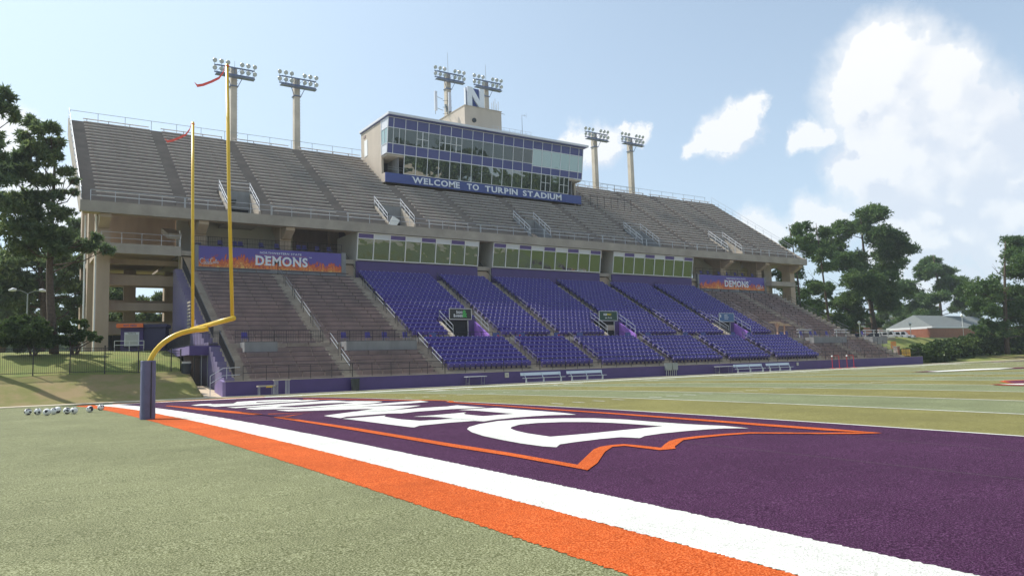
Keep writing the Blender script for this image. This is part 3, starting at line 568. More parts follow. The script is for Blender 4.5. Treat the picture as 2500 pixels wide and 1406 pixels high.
# ================= lower grandstand =================
AIS = [8.8, 17.1, 25.3, 35.1, 42.4, 52.0, 60.8, 68.9, 78.1, 86.4, 94.6]
T1 = dict(y0=54.55, td=.70, z0=1.25, rs=.39, n=7); T2 = dict(y0=61.25, td=.733, z0=4.38, rs=.412, n=18)
VOM = [(30.0, 34.2), (49.3, 53.6), (69.0, 73.3)]; VR = 4     # tunnels swallow the first four rows of the second tier
lg = thing('lower_grandstand', 'lower concrete grandstand of purple seats between brown bench sections, above the purple field wall', 'grandstand', (51, 54, 0))
LO = Vector((51, 54, 0))
def pl(name, mb, mats, par=None, kind=None, smooth=False):
    """part of the lower stand, given in world coordinates"""
    mb.v = [(x-51, y-54, z) for x, y, z in mb.v]
    return put(name, mb, mats, par or lg, kind=kind, smooth=smooth)
def cutx(x0, x1, cuts):
    segs = [(x0, x1)]
    for a, b in cuts:
        n = []
        for p, q in segs:
            if b <= p or a >= q: n.append((p, q)); continue
            if a > p: n.append((p, a))
            if b < q: n.append((b, q))
        segs = n
    return segs
secs = [(a+.6, b-.6) for a, b in zip(AIS, AIS[1:])]
for i, (a, b_) in enumerate(secs):
    brown = i < 2 or i > 7
    for T, cut in ((T1, False), (T2, True)):
        m = MB()
        for k in range(T['n']):
            y = T['y0']+k*T['td']; z = T['z0']+k*T['rs']
            for (p, q) in (cutx(a, b_, VOM) if cut and k < VR else [(a, b_)]):
                m.box(p, q, y, y+T['td'] if k < T['n']-1 else T['y0']+T['td']*T['n'], z-.75 if k else z-.9, z)
        pl('terrace', m, 'riser_brown' if brown else 'conc', kind=None)
for x in AIS:
    for T, cut in ((T1, False), (T2, True)):
        m = MB()
        for k in range(T['n']):
            y = T['y0']+k*T['td']; z = T['z0']+k*T['rs']
            for (p, q) in (cutx(x-.6, x+.6, VOM) if cut and k < VR else [(x-.6, x+.6)]):
                m.box(p, q, y, y+T['td'], z-.75, z)
                m.box(p+.002, q-.002, y-T['td']*.5, y-.001, z-.6-T['rs']*.5, z-T['rs']*.5+.0)
        pl('stairs', m, 'stair')
m = MB(); m.box(8.2, 95.2, T1['y0']+4.9, 61.25, 3.2, 3.96); pl('cross_aisle', m, 'stair')
m = MB(); m.box(7.52, 99.6, 54.0, 54.26, 0, 1.06); pl('front_wall', m, 'wall_purple')
m = MB(); m.box(7.5, 99.62, 53.98, 54.56, 1.062, 1.10); pl('wall_coping', m, 'conc_lt')
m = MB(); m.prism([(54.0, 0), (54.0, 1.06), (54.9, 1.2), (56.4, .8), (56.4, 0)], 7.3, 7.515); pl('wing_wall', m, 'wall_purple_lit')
m = MB(); m.prism_y([(6.75, 0), (7.51, 0), (7.51, 1.02)], 54.05, 54.3, 0); 
# left end wall, stepped along the stair, and right end wall
def profile(extra):
    p = [(54.3, 0), (54.3, 1.15+extra)]
    for T in (T1, T2):
        for k in range(T['n']):
            y = T['y0']+k*T['td']; z = T['z0']+k*T['rs']+extra; p += [(y, z-T['rs']), (y, z)]
        if T is T1: p += [(T1['y0']+4.9, 3.96+extra-.35), (T1['y0']+4.9+.01, 3.96+extra), (61.24, 3.96+extra)]
    return p+[(74.5, 11.4+extra), (74.5, 4.0), (61.0, 0)]
m = MB(); m.prism(profile(.12), 7.52, 8.19); pl('end_wall', m, 'end_purple')
m = MB(); m.prism(profile(.12), 95.22, 95.6); pl('end_wall', m, 'conc')
vent = MB()
for k in range(10): vent.box(7.44, 7.515, 66.2, 67.4, 5.0+k*.3, 5.16+k*.3)
pl('vent_slats', vent, 'conc_lt')
# tunnels
for (a, b_) in VOM:
    yb = T2['y0']+VR*T2['td']; zt = T2['z0']+VR*T2['rs']
    m = MB(); m.box(a, b_, yb-.25, yb-.002, 6.25, zt+.35); m.box(a, a+.35, yb-.25, yb-.002, 3.9, 6.25); m.box(b_-.9, b_, yb-.25, yb-.002, 3.9, 6.25); pl('tunnel_portal', m, 'wall_purple')
    for q, (p0, p1) in enumerate(((a, a+.22), (b_-.22, b_))):
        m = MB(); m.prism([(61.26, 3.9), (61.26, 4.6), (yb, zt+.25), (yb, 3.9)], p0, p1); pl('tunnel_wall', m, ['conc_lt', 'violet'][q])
    m = MB(); m.box(a+.352, b_-.902, yb-.14, yb-.01, 3.9, 6.248); pl('tunnel_doorway', m, 'dark')  # near-black panel stands for the shade inside the tunnel
    m = MB(); m.box(a+.23, b_-.23, 61.26, yb-.26, 3.85, 3.955); pl('tunnel_floor', m, 'stair')
    m = MB(); m.box(b_-1.05, b_-.98, yb-.4, yb-.28, 3.96, 6.2); pl('door_post', m, 'galv')
    for p0 in (a+.1, b_-.1):
        m = MB()
        for hh in (.5, .95): m.tube([(p0, 61.35, 4.62+hh), (p0, yb-.1, zt+.2+hh)], .025, 5)
        for tt in (0, .5, 1): m.tube([(p0, 61.35+(yb-61.45)*tt, 4.55+(zt-4.38)*tt), (p0, 61.35+(yb-61.45)*tt, 5.6+(zt-4.38)*tt)], .025, 5)
        pl('tunnel_rail', m, 'galv')
    m = MB(); 
    for hh in (.4, .9): m.tube([(a+.1, yb-.12, zt+.35+hh), (b_-.1, yb-.12, zt+.35+hh)], .022, 5)
    for tt in (0, .33, .66, 1): m.tube([(a+.1+(b_-a-.2)*tt, yb-.12, zt+.35), (a+.1+(b_-a-.2)*tt, yb-.12, zt+1.25)], .022, 5)
    pl('tunnel_rail', m, 'black')
# concrete platforms at the cross aisle
for (a, b_) in ((9.85, 12.4), (18.1, 24.6), (81.4, 88.6), (94.7, 98.3)):
    m = MB(); m.box(a, b_, 58.1, 59.44, 2.98, 4.02); pl('viewing_platform', m, 'parapet')
# front railing
def railing(x0, x1, y, z, h, n, mn, r=.022, mids=(.5,), picket=None, add=pl):
    m = MB(); 
    for hh in (1,)+tuple(mids): m.tube([(x0, y, z+h*hh), (x1, y, z+h*hh)], r, 5)
    for k in range(n+1):
        x = x0+(x1-x0)*k/n; m.tube([(x, y, z), (x, y, z+h)], r*1.1, 5)
    if picket:
        m.box(x0, x1, y-.012, y+.012, z+.1, z+.13)
        for k in range(int((x1-x0)/picket)): m.box(x0+k*picket, x0+k*picket+.018, y-.009, y+.009, z+.12, z+h)
    return add('guard_rail', m, mn)
for a, b_ in zip(AIS, AIS[1:]): railing(a, b_-.02, 54.35, 1.1, 1.05, 5, 'black')
railing(94.6, 99.4, 54.35, 1.1, 1.05, 3, 'black')
for (a, b_) in ((9.5, 16.6), (17.9, 25.2)): railing(a, b_, 59.5, 3.98, 1.0, 7, 'black', picket=.14)
for (a, b_) in ((79, 86), (87.2, 94.2)): railing(a, b_, 59.5, 3.98, 1.0, 6, 'black')
for i in (2, 3, 4, 5, 6, 7):
    a, b_ = secs[i]; railing(a+1.2, b_-1.2, 59.4, 3.98, .85, 5, 'black')
    for xx in (a+.55, b_-1.2):
        m = MB(); m.box(xx, xx+.75, 59.36, 59.39, 4.0, 4.75); o = pl('section_placard', m, 'wall_blue')
# aisle hand rails: the same three-row piece, copied; paler rail colour imitates sun glint
def hr_mesh(T, rows):
    L = rows*T['td']; dz = rows*T['rs']; m = MB()
    for hh in (.55, .95): m.tube([(0, 0, hh), (0, L, hh+dz)], .02, 6, 0)
    for s in (0, 1): m.tube([(0, L*s, dz*s), (0, L*s, dz*s+.95)], .024, 5, 1)
    return m.mesh('handrail', [M['galv'], M['black']])
h1 = hr_mesh(T1, 2.6); h2 = hr_mesh(T2, 2.7); h3 = h1.copy(); h4 = h2.copy(); h3.materials[0] = M['rail_no_glint']; h4.materials[0] = M['rail_no_glint']
for x in AIS[1:]:
    for k in (0.4, 4): link('handrail', h1 if x < 26 else h3, lg, (x-51, T1['y0']+k*T1['td']-54, T1['z0']+k*T1['rs']))
    for k in (.2, 3.7, 7.2, 10.7, 14.2):
        if k < 4 and any(p-.1 < x < q+.1 for p, q in VOM): continue
        link('handrail', h2 if x < 26 and 3 < k < 11 else h4, lg, (x-51, T2['y0']+k*T2['td']-54, T2['z0']+k*T2['rs']))
# dark fence panels up the left stair
for T, n0 in ((T1, 6.8), (T2, 17.5)):
    m = MB(); L = n0*T['td']; dz = n0*T['rs']; ya = T['y0']; za = T['z0']
    for hh in (.15, 1.12): m.bar((8.25, ya, za+hh), (8.25, ya+L, za+dz+hh), .045, .05)
    k = 0.
    while k < n0*T['td']:
        yy = ya+k; zz = za+k/T['td']*T['rs']; m.box(8.24, 8.262, yy-.009, yy+.009, zz+.12, zz+1.12); k += .1
    pl('stair_fence', m, 'black', kind='stuff')
# brown benches: one mesh per section width, copied up the rows
def bench_mesh(w, mats, off=.16, hgt=.42, step=1.75, th=.045):
    m = MB(); m.box(0, w, off, off+.27, hgt-th, hgt, 0)
    k = .35
    while k < w-.1:
        m.hexa([(k, off+.02, hgt-.42), (k+.05, off+.02, hgt-.42), (k+.05, off+.12, hgt-.42), (k, off+.12, hgt-.42), (k, off+.1, hgt-.046), (k+.05, off+.1, hgt-.046), (k+.05, off+.25, hgt-.046), (k, off+.25, hgt-.046)], 1); k += step
    return m.mesh('bench', [M[q] for q in mats])
for i in (0, 1, 8, 9):
    a, b_ = secs[i]; w = b_-a-.1; bm_ = bench_mesh(w, ('bench_brown', 'bracket'))
    for T in (T1, T2):
        for k in range(T['n']):
            yy = T['y0']+k*T['td']; zz = T['z0']+k*T['rs']
            if T is T1 and k >= 5 and i in (1, 8): continue
            if T is T1 and k >= 5 and i == 0:
                link('bench', bench_mesh(3.1, ('bench_brown', 'bracket')), lg, (13.1-51, yy-54, zz)); continue
            link('bench', bm_, lg, (a+.05-51, yy-54, zz))
# purple seats
def seat_mb():
    m = MB(); n = 4
    def shell(rows, th):   # rows: list of (y,z,halfwidth); closed sheet with thickness along y
        for r0, r1 in zip(rows, rows[1:]):
            for k in range(n):
                def P(r, q, back):
                    u = -1+2*q/n; y = r[0]-.05*u*u*-1*.6+(.03 if back else 0); return (u*r[2], y, r[1]-.03*u*u*(1 if r is rows[-1] else 0))
                m.face([P(r0, k, 0), P(r0, k+1, 0), P(r1, k+1, 0), P(r1, k, 0)])
                m.face([P(r0, k, 1), P(r1, k, 1), P(r1, k+1, 1), P(r0, k+1, 1)])
        a = rows[-1]
        for k in range(n):
            u0, u1 = -1+2*k/n, -1+2*(k+1)/n
            def Q(u, bk): return (u*a[2], a[0]+.03*u*u+(.03 if bk else 0), a[1]-.03*u*u)
            m.face([Q(u0, 0), Q(u1, 0), Q(u1, 1), Q(u0, 1)])
    shell([(.42, .33, .22), (.45, .60, .252), (.53, .84, .240)], .03)
    # folded seat pan
    m.hexa([(-.21, .30, .30), (.21, .30, .30), (.21, .40, .34), (-.21, .40, .34), (-.22, .22, .66), (.22, .22, .66), (.22, .28, .68), (-.22, .28, .68)])
    m.box(-.262, -.238, .26, .5, .12, .58, 2)
    m.box(-.035, .035, .505, .53, .815, .865, 1); m.box(-.262, -.225, .2, .32, .575, .60, 1)  # pale blocks stand for sun glints on the back top and arm
    return m
sm_ = seat_mb(); seat_me = sm_.mesh('seat', [M['seat'], M['seat_glint'], M['seat_arm']])
seats = []
for i in range(2, 8):
    a, b_ = secs[i]; n = int((b_-a)/.53); w = (b_-a)/n
    for T in (T1, T2):
        for k in range(T['n']):
            for q in range(n):
                x = a+(q+.5)*w
                if T is T2 and k < VR and any(p-.25 < x < r+.25 for p, r in VOM): continue
                seats.append((x, T['y0']+k*T['td'], T['z0']+k*T['rs']))
cc = Vector(C0); seats.sort(key=lambda s: (Vector(s)-cc).length)
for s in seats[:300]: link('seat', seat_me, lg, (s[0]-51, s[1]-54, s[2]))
base = np.array(sm_.v); fl = [np.array(q) for q in sm_.f]
rest = np.array(seats[300:])-np.array([51, 54, 0]); nv = len(base); nf = len(sm_.f)
allv = (rest[:, None, :]+base[None]).reshape(-1, 3)
loops = np.concatenate(fl); ls = np.array([len(q) for q in fl])
al = (loops[None]+np.arange(len(rest))[:, None]*nv).reshape(-1)
me = bpy.data.meshes.new('seat_rows'); me.vertices.add(len(allv)); me.vertices.foreach_set('co', allv.astype(np.float32).ravel())
me.loops.add(len(al)); me.loops.foreach_set('vertex_index', al.astype(np.int32))
tot = np.tile(ls, len(rest)); me.polygons.add(len(tot)); me.polygons.foreach_set('loop_start', np.concatenate([[0], np.cumsum(tot)[:-1]]).astype(np.int32)); 
for q in ('seat', 'seat_glint', 'seat_arm'): me.materials.append(M[q])
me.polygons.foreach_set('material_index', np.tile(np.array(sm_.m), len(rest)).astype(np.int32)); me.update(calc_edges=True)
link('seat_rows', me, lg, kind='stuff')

# ---- walkway bridge at the left end with its fence and the gate below ----
wb = thing('purple_walkway', 'purple walkway slab with black fence leading onto the left stair above the dark gate', 'walkway', (6.8, 59.4, 3))
def pw(name, mb, mats, kind=None):
    mb.v = [(x-6.8, y-59.4, z-3) for x, y, z in mb.v]; return put(name, mb, mats, wb, kind=kind)
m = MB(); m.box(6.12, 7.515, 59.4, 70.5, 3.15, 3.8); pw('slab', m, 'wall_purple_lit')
m = MB(); m.box(6.115, 8.5, 59.36, 59.398, 3.1, 3.83); pw('front_fascia', m, 'wall_purple')
def fence_run(p, q, h, gap, add, name='fence_panel', mn='black'):
    p = Vector(p); q = Vector(q); L = (q-p).length; m = MB()
    for hh in (.1, h-.14, h): m.bar(p+Vector((0, 0, hh)), q+Vector((0, 0, hh)), .035, .035)
    for k in range(1, int(L/gap)):
        c = p+(q-p)*(k*gap/L); m.box(c.x-.01, c.x+.01, c.y-.01, c.y+.01, c.z+.05, c.z+h-.002)
    return add(name, m, mn, kind='stuff')
fence_run((6.16, 59.42, 3.8), (8.4, 59.42, 3.8), 1.1, .11, pw); fence_run((6.16, 59.42, 3.8), (6.16, 70.4, 3.85), 1.1, .11, pw)
for (xx, yy) in ((6.16, 59.42), (6.16, 61.6), (6.16, 63.8), (6.16, 66), (6.16, 68.2), (6.16, 70.4), (8.4, 59.42)):
    m = MB(); m.box(xx-.03, xx+.03, yy-.03, yy+.03, 3.8, 4.98); pw('fence_post', m, 'black')
m = MB(); m.box(6.3, 7.5, 62.4, 62.5, .7, 3.14); pw('passage_back', m, 'riser_brown')
gt = thing('passage_gate', 'black barred gate closing the dark passage under the purple walkway', 'gate', (7, 59.7, .76))
m = MB()
for k in range(11): m.box(-.42+k*.088-.01, -.42+k*.088+.01, -.01, .01, .05, 2.2)
m.box(-.45, .5, -.02, .02, .03, .08); m.box(-.45, .5, -.02, .02, 2.15, 2.2); put('gate_bars', m, 'black', gt)
for xx in (-.47, .05, .5):
    m = MB(); m.box(xx-.03, xx+.03, -.03, .03, 0, 2.35); put('gate_post', m, 'black' if xx < 0 else 'steel_grey', gt)
t = thing('wall_switch_box', 'small pale box on the purple wall beside the passage gate', 'electrical box', (7.9, 59.34, 2.1))
m = MB(); m.box(-.12, .12, -.06, .0, -.2, .2); m.tube([(0, -.03, .2), (0, -.03, .9)], .02, 5); put('box_body', m, 'panel_white', t)
hr = thing('corner_handrail', 'grey pipe handrail on the sloping purple wall end beside the path', 'handrail', (7.5, 54.6, 1))
m = MB()
for hh in (.42, .95): m.tube([(-.9, 0, hh-.45), (-.05, -.1, hh+.08), (1.1, -.2, hh+.12)], .024, 6)
m.tube([(-.9, 0, -.9), (-.9, 0, .5)], .024, 6); m.tube([(.2, -.1, 0), (.2, -.1, 1.08)], .024, 6); put('pipe_rail', m, 'galv', hr)

# ================= upper deck =================
ud = thing('upper_deck', 'upper concrete seating deck with grey benches on tall columns above the purple seats', 'grandstand', (51.5, 80, 4))
def pu(name, mb, mats, par=None, kind=None):
    mb.v = [(x-51.5, y-80, z-4) for x, y, z in mb.v]; return put(name, mb, mats, par or ud, kind=kind)
UA = [.45, 8.35, 16.5, 24.6, 34.3, 41.1, 50.45, 60.0, 67.9, 77.9, 86.1, 94.1, 102.6]
UX0, UX1 = -.15, 103.25
UT = dict(y0=74.75, td=.748, z0=17.72, rs=.53, n=24)
UV = [(12.4, 15.7), (29.6, 33.1), (49.0, 52.4), (68.1, 71.5), (85.8, 89.2)]; UR = 5
PBX0, PBX1 = 34.2, 65.95; PBY = 85.15; PBR = int((PBY-UT['y0'])/UT['td'])
for i, (a, b_) in enumerate([(UX0+.0, UA[0]+.55)]+list(zip([x+.55 for x in UA[:-1]], [x-.55 for x in UA[1:]]))+[(UA[-1]-.55, UX1)]):
    m = MB()
    for k in range(UT['n']):
        y = UT['y0']+k*UT['td']; z = UT['z0']+k*UT['rs']
        for (p, q) in (cutx(a, b_, UV) if k < UR else cutx(a, b_, [(PBX0+.01, PBX1-.01)]) if k > PBR else [(a, b_)]):
            m.box(p, q, y, y+UT['td'], z-.8, z)
    pu('terrace', m, 'conc_deck')
for x in UA[1:-1]:
    m = MB()
    for k in range(UT['n']):
        if k > PBR and PBX0 < x < PBX1: break
        y = UT['y0']+k*UT['td']; z = UT['z0']+k*UT['rs']
        for (p, q) in (cutx(x-.549, x+.549, UV) if k < UR else [(x-.549, x+.549)]):
            m.box(p, q, y, y+UT['td'], z-.8, z)
            m.box(p+.002, q-.002, y-UT['td']*.5, y-.001, z-.8, z-UT['rs']*.5)
    pu('stairs', m, 'conc_deck')
m = MB()
m.box(UX0, UX1, 73.85, 74.75, 16.75, 17.3); pu('walkway', m, 'conc_deck')
m = MB(); m.box(UX0-.01, UX1+.01, 73.6, 73.848, 16.33, 17.34); pu('fascia', m, 'conc')
m = MB(); m.prism([(73.86, 16.36), (73.86, 16.74), (74.9, 16.74), (74.9, 16.36)], UX0+.1, UX1-.1)
pu('soffit_edge', m, 'conc_warm')
for (p, q) in cutx(UX0+.1, UX1-.1, UV):
    m = MB(); m.prism([(74.92, 16.4), (74.92, 16.7), (92.7, 29.0), (92.7, 28.6)], p, q); pu('soffit_slab', m, 'conc_warm')
for (p, q) in UV:
    m = MB(); m.prism([(78.5, 18.65), (78.5, 19.1), (92.7, 29.0), (92.7, 28.6)], p+.002, q-.002); pu('soffit_slab', m, 'conc_warm')
m = MB(); m.box(UX0, UX1, 92.72, 92.98, 28.4, 29.98); pu('rear_wall', m, 'conc')
for (a, b_) in ((-.32, -.16), (103.26, 103.42)):
    m = MB(); m.prism([(73.6, 16.4), (73.6, 17.35), (74.6, 17.75), (92.9, 30.35), (92.9, 28.4), (74.6, 16.4)], a, b_); pu('side_wall', m, 'conc')
# columns, rakers, ties
COLX = [1.75+8.37*k for k in range(13)]
for x in COLX:
    for (y, w, d) in ((76.5, .58, .8), (84.5, .55, .7), (91.6, .6, .8)):
        top = 16.3+(y-74.9)*.70
        m = MB(); m.box(x-w, x+w, y-d, y+d, 3.4, top); pu('column', m, 'conc_warm')
    m = MB(); m.prism([(74.95, 15.5), (74.95, 16.38), (92.6, 28.58), (92.6, 27.3), (77, 15.3), (75.3, 15.3)] if 25 < x < 78 else [(73.95, 16.0), (73.95, 16.32), (74.9, 16.32), (92.6, 28.58), (92.6, 27.3), (77, 15.3), (75.3, 15.3)], x-.45, x+.45); pu('raker_beam', m, 'conc_warm')
# ramps and floors seen at the left end
def ramp(x0, x1, y0, y1, z0, z1, th, name='ramp_slab', mn='conc_warm', dz=0.):
    m = MB(); m.hexa([(x0, y0, z0-th), (x1, y0, z0-th+dz), (x1, y1, z1-th+dz), (x0, y1, z1-th), (x0, y0, z0), (x1, y0, z0+dz), (x1, y1, z1+dz), (x0, y1, z1)]); return pu(name, m, mn)
ramp(1.35, 8.0, 73.9, 92, 13.5, 13.5, .5, 'concourse_slab')
m = MB(); m.box(1.34, 8.05, 73.7, 73.898, 12.75, 13.65); pu('concourse_parapet', m, 'conc')
for (za, zb_) in ((13.6, 25.5), (11.2, 12.6), (8.5, 9.75), (3.5, 7.5)):
    m = MB(); m.box(2.2, 9.9, 87.6, 88.3, za, zb_); pu('rear_beam', m, 'conc_warm')
m = MB(); m.box(4.95, 6.1, 87.65, 88.25, 3.5, 14); pu('rear_pier', m, 'conc_warm')
m = MB(); m.box(9.0, 9.9, 87.65, 88.25, 3.5, 14); pu('rear_pier', m, 'conc_warm')
for (za, zb_) in ((12.25, 12.74), (10.25, 11.25), (7.85, 8.6), (5.6, 6.7)):
    m = MB(); m.box(2.33, 8.9, 77.4, 78.0, za, zb_); pu('cross_beam', m, 'conc_warm')
ramp(2.4, 8.4, 78.7, 87, 8.4, 9.3, .35, dz=.3); ramp(2.4, 8.4, 78.7, 87, 10.9, 12.3, .35, dz=-.3)
ramp(7.3, 8.5, 76, 80, 15.2, 16.4, .5, 'stair_flight', 'conc_lt')
m = MB()
for x in (.85, -.02): m.tube([(x+.3, 75.5, 3.9), (x+.3, 75.5, 16.3)], .07, 8)
m.tube([(8.35, 76.2, 4), (8.35, 76.2, 15.6)], .06, 8); pu('downpipes', m, 'white')
for hh in (.45, .95): pass
m = MB(); 
for hh in (.45, .98): m.tube([(1.4, 73.8, 13.65+hh), (8.0, 73.8, 13.65+hh)], .022, 5)
for k in range(5): m.tube([(1.4+k*1.65, 73.8, 13.65), (1.4+k*1.65, 73.8, 14.65)], .022, 5)
pu('guard_rail', m, 'galv')
# concourse behind the lower stand, back walls, stairs between the suites
m = MB(); m.box(8.3, 95.2, 74.95, 92, 13.0, 13.45); pu('concourse_floor', m, 'conc')
for (p, q) in ((8.6, 20.3), (82.5, 93.6)):
    m = MB(); m.box(p, q, 79.0, 79.2, 13.45, 18.6); pu('block_wall', m, 'offwhite')
m = MB(); m.box(20.3, 82.5, 84.6, 84.8, 15.2, 23); m.box(20.3, 22.3, 84.6, 84.8, 13.45, 15.2); m.box(24.2, 26.5, 84.6, 84.8, 13.45, 15.2); m.box(28.2, 82.5, 84.6, 84.8, 13.45, 15.2); pu('rear_screen_wall', m, 'riser_brown')
m = MB(); m.box(86.5, 95, 74.9, 88, 4, 13.0); m.box(8.3, 86.4, 75.2, 76, 4, 12.9); pu('under_wall', m, 'conc_warm')
m = MB(); m.box(94.0, 100.0, 73.6, 76.6, 12.7, 13.4); m.prism([(76.6, 16.5), (76.6, 17.2), (84, 16.2), (84, 15.4)], 94.2, 101); pu('stair_landing', m, 'conc')
m = MB()
for k in range(9): m.box(102-k*.35, 104.6, 80, 84, 12.8-k*.9, 13.2-k*.9) if False else None
m = MB(); m.box(96.8, 98.6, 77, 80.5, 4, 17.2); pu('end_pier', m, 'conc')
# tunnels of the upper deck
for i, (a, b_) in enumerate(UV):
    yb = UT['y0']+UR*UT['td']; zt = UT['z0']+UR*UT['rs']
    m = MB(); m.box(a, b_, yb-.25, yb-.002, 18.6, zt+.15); m.box(a, a+.5, yb-.25, yb-.002, 16.9, 18.6); m.box(b_-.3, b_, yb-.25, yb-.002, 16.9, 18.6); pu('tunnel_portal', m, 'parapet')
    m = MB(); m.box(a+.502, b_-.302, yb-.14, yb-.02, 16.9, 18.598); pu('tunnel_doorway', m, 'dark')  # dark panel put in for the shaded opening
    m = MB(); m.box(a+.2, b_-.2, 74.76, yb-.26, 16.5, 16.9); pu('tunnel_floor', m, 'conc')
    for q, (p0, p1) in enumerate(((a, a+.2), (b_-.2, b_))):
        m = MB(); m.prism([(74.76, 16.5), (74.76, 17.85), (yb, zt+.2), (yb, 16.5)], p0, p1); pu('tunnel_wall', m, 'parapet' if i in (2, 3) else 'conc_lt')
        m = MB(); xx = (p0+p1)/2
        for hh in (.5, .95): m.tube([(xx, 74.9, 17.9+hh), (xx, yb, zt+.2+hh)], .035, 5)
        for tt in (0, .33, .66, 1): m.tube([(xx, 74.9+(yb-74.9)*tt, 17.8+(zt+.2-17.8)*tt), (xx, 74.9+(yb-74.9)*tt, 18.85+(zt+.2-17.8)*tt)], .03, 5)
        pu('tunnel_rail', m, 'mullion')
    m = MB()
    for hh in (.45, .95): m.tube([(a, yb-.1, zt+.15+hh), (b_, yb-.1, zt+.15+hh)], .025, 5)
    pu('tunnel_rail', m, 'galv')
    m = MB(); m.box(a+1.2, a+1.7, yb-.5, yb-.26, 19.2, 19.55); m.box(a+1.35, a+1.55, yb-.7, yb-.5, 19.1, 19.3); pu('wall_light', m, 'bin')
# benches of the deck
bl = {}
for i in range(12):
    a, b_ = UA[i]+.62, UA[i+1]-.62
    for k in range(UT['n']):
        y = UT['y0']+k*UT['td']; z = UT['z0']+k*UT['rs']
        segs = cutx(a, b_, [(p-.3, q+.3) for p, q in UV]) if k < UR else cutx(a, b_, [(PBX0-.1, PBX1+.1)]) if k > PBR-1 else [(a, b_)]
        for (p, q) in segs:
            w = round(q-p, 2)
            if w < .6: continue
            if w not in bl: bl[w] = bench_mesh(w, ('alu', 'bracket'), off=.02, hgt=.40, step=2.15, th=.034)
            link('bench', bl[w], ud, (p-51.5, y-80, z-4))
# rails
for a, b_ in zip(UA, UA[1:]): railing(a+.05, b_-.05, 73.75, 17.34, 1.0, 4, 'galv', r=.024, add=pu)
m = MB()
for hh in (1.3,): m.tube([(UX0, 92.85, 29.98+hh), (PBX0, 92.85, 29.98+hh)], .03, 5); m.tube([(PBX1, 92.85, 29.98+hh), (UX1-1.5, 92.85, 29.98+hh)], .03, 5)
x = UX0
while x < UX1-1:
    if not (PBX0 < x < PBX1): m.tube([(x, 92.85, 29.9), (x, 92.85, 31.28)], .03, 5)
    x += 2.75
pu('rear_rail', m, 'steel_grey')
for (p, q) in ((66.2, 73.0), (76.3, 83.8)):
    m = MB()
    for hh in (.5, 1.0): m.tube([(p, 92.6, 30.1+hh), (q, 92.6, 30.1+hh)], .03, 5)
    for k in range(6): m.tube([(p+(q-p)*k/5, 92.6, 30), (p+(q-p)*k/5, 92.6, 31.1)], .03, 5)
    pu('rear_rail', m, 'steel_grey')
for x in (-.24, 103.34):
    m = MB(); m.tube([(x, 73.7, 18.5), (x, 74.7, 18.9), (x, 92.85, 31.5)], .03, 5); m.tube([(x, 73.7, 17.9), (x, 92.85, 30.8)], .02, 5)
    for k in range(13): yy = 73.8+19*k/12; zz = 17.3+12.7*max(0, k-.4)/11.6; m.tube([(x, yy, zz), (x, yy, zz+1.25)], .025, 5)
    pu('side_rail', m, 'galv')
m = MB(); m.tube([(66.5, 84.0, 26.4), (75, 84.0, 26.4)], .03, 5); m.tube([(66.5, 84.0, 25.9), (75, 84.0, 25.9)], .03, 5)
for k in range(7): m.tube([(66.8+k*1.35, 84.0, 24.8), (66.8+k*1.35, 84.0, 26.5)], .035, 5)
pu('deck_rail', m, 'black')
t = thing('white_panel_on_deck', 'white square panel leaning on the upper deck rail, second tunnel from left', 'panel', (30.1, 74.2, 17.9))
m = MB(); m.hexa([(-.6, 0, -.35), (.2, 0, -.75), (.2, .05, -.75), (-.6, .05, -.35), (-.1, 0, .6), (.75, 0, .15), (.75, .05, .15), (-.1, .05, .6)]); put('panel', m, 'white', t)
# ================= glazed suites =================
def lean_pt(x, t, z0, z1, y0, y1, off=0.): return (x, y0+(y1-y0)*t+off, z0+(z1-z0)*t)
def suite(x0, x1, n, first_purple, label):
    o = thing('luxury_suite', label, 'suite', (x0, 74.6, 11.5), 0, 'glazed suites under the upper deck')
    def ps(name, mb, mats):
        mb.v = [(x-x0, y-74.6, z-11.5) for x, y, z in mb.v]; return put(name, mb, mats, o)
    zb, zt, yb, yt = 13.38, 16.30, 74.45, 73.95
    m = MB(); m.box(x0, x1, 74.52, 74.72, 11.2, 13.3); ps('base_wall', m, 'wall_purple')
    m = MB(); m.box(x0, x0+.15, 74.73, 80, 11.2, 16.5); m.box(x1-.15, x1, 74.73, 80, 11.2, 16.5); m.prism([(74.73, 13.3), (74.73, 16.5), (74.02, 16.3), (74.5, 13.3)], x0, x0+.15); m.prism([(74.73, 13.3), (74.73, 16.5), (74.02, 16.3), (74.5, 13.3)], x1-.15, x1); ps('side_wall', m, 'offwhite')
    w = (x1-x0)/n; tp = .80
    def slab(a, b_, t0, t1, th, off):
        m = MB(); p = lambda x, t, d: (x, yb+(yt-yb)*t+off+d, zb+(zt-zb)*t)
        m.hexa([p(a, t0, 0), p(b_, t0, 0), p(b_, t0, th), p(a, t0, th), p(a, t1, 0), p(b_, t1, 0), p(b_, t1, th), p(a, t1, th)]); return m
    for k in range(n):
        a = x0+k*w
        ps('glass_pane', slab(a+.06, a+w-.06, .03, tp-.01, .03, .02), 'glass_suite')
        ps('spandrel_panel', slab(a+.06, a+w-.06, tp+.01, .97, .03, .01), 'panel_purple' if (k % 2 == 0) == first_purple else 'panel_white')
    for k in range(n+1):
        x = x0+k*w; ww = .10 if k in (0, n) else .055
        ps('mullion', slab(max(x0, x-ww), min(x1, x+ww), 0, 1, .1, -.04), 'mullion')
    for t0, t1 in ((0, .035), (tp-.012, tp+.012), (.968, 1)): ps('transom', slab(x0, x1, t0, t1, .1, -.052), 'mullion')
    return o
suite(25.75, 41.0, 8, True, 'leftmost glazed suite, eight mirror panes, next to the flaming banner and stairs')
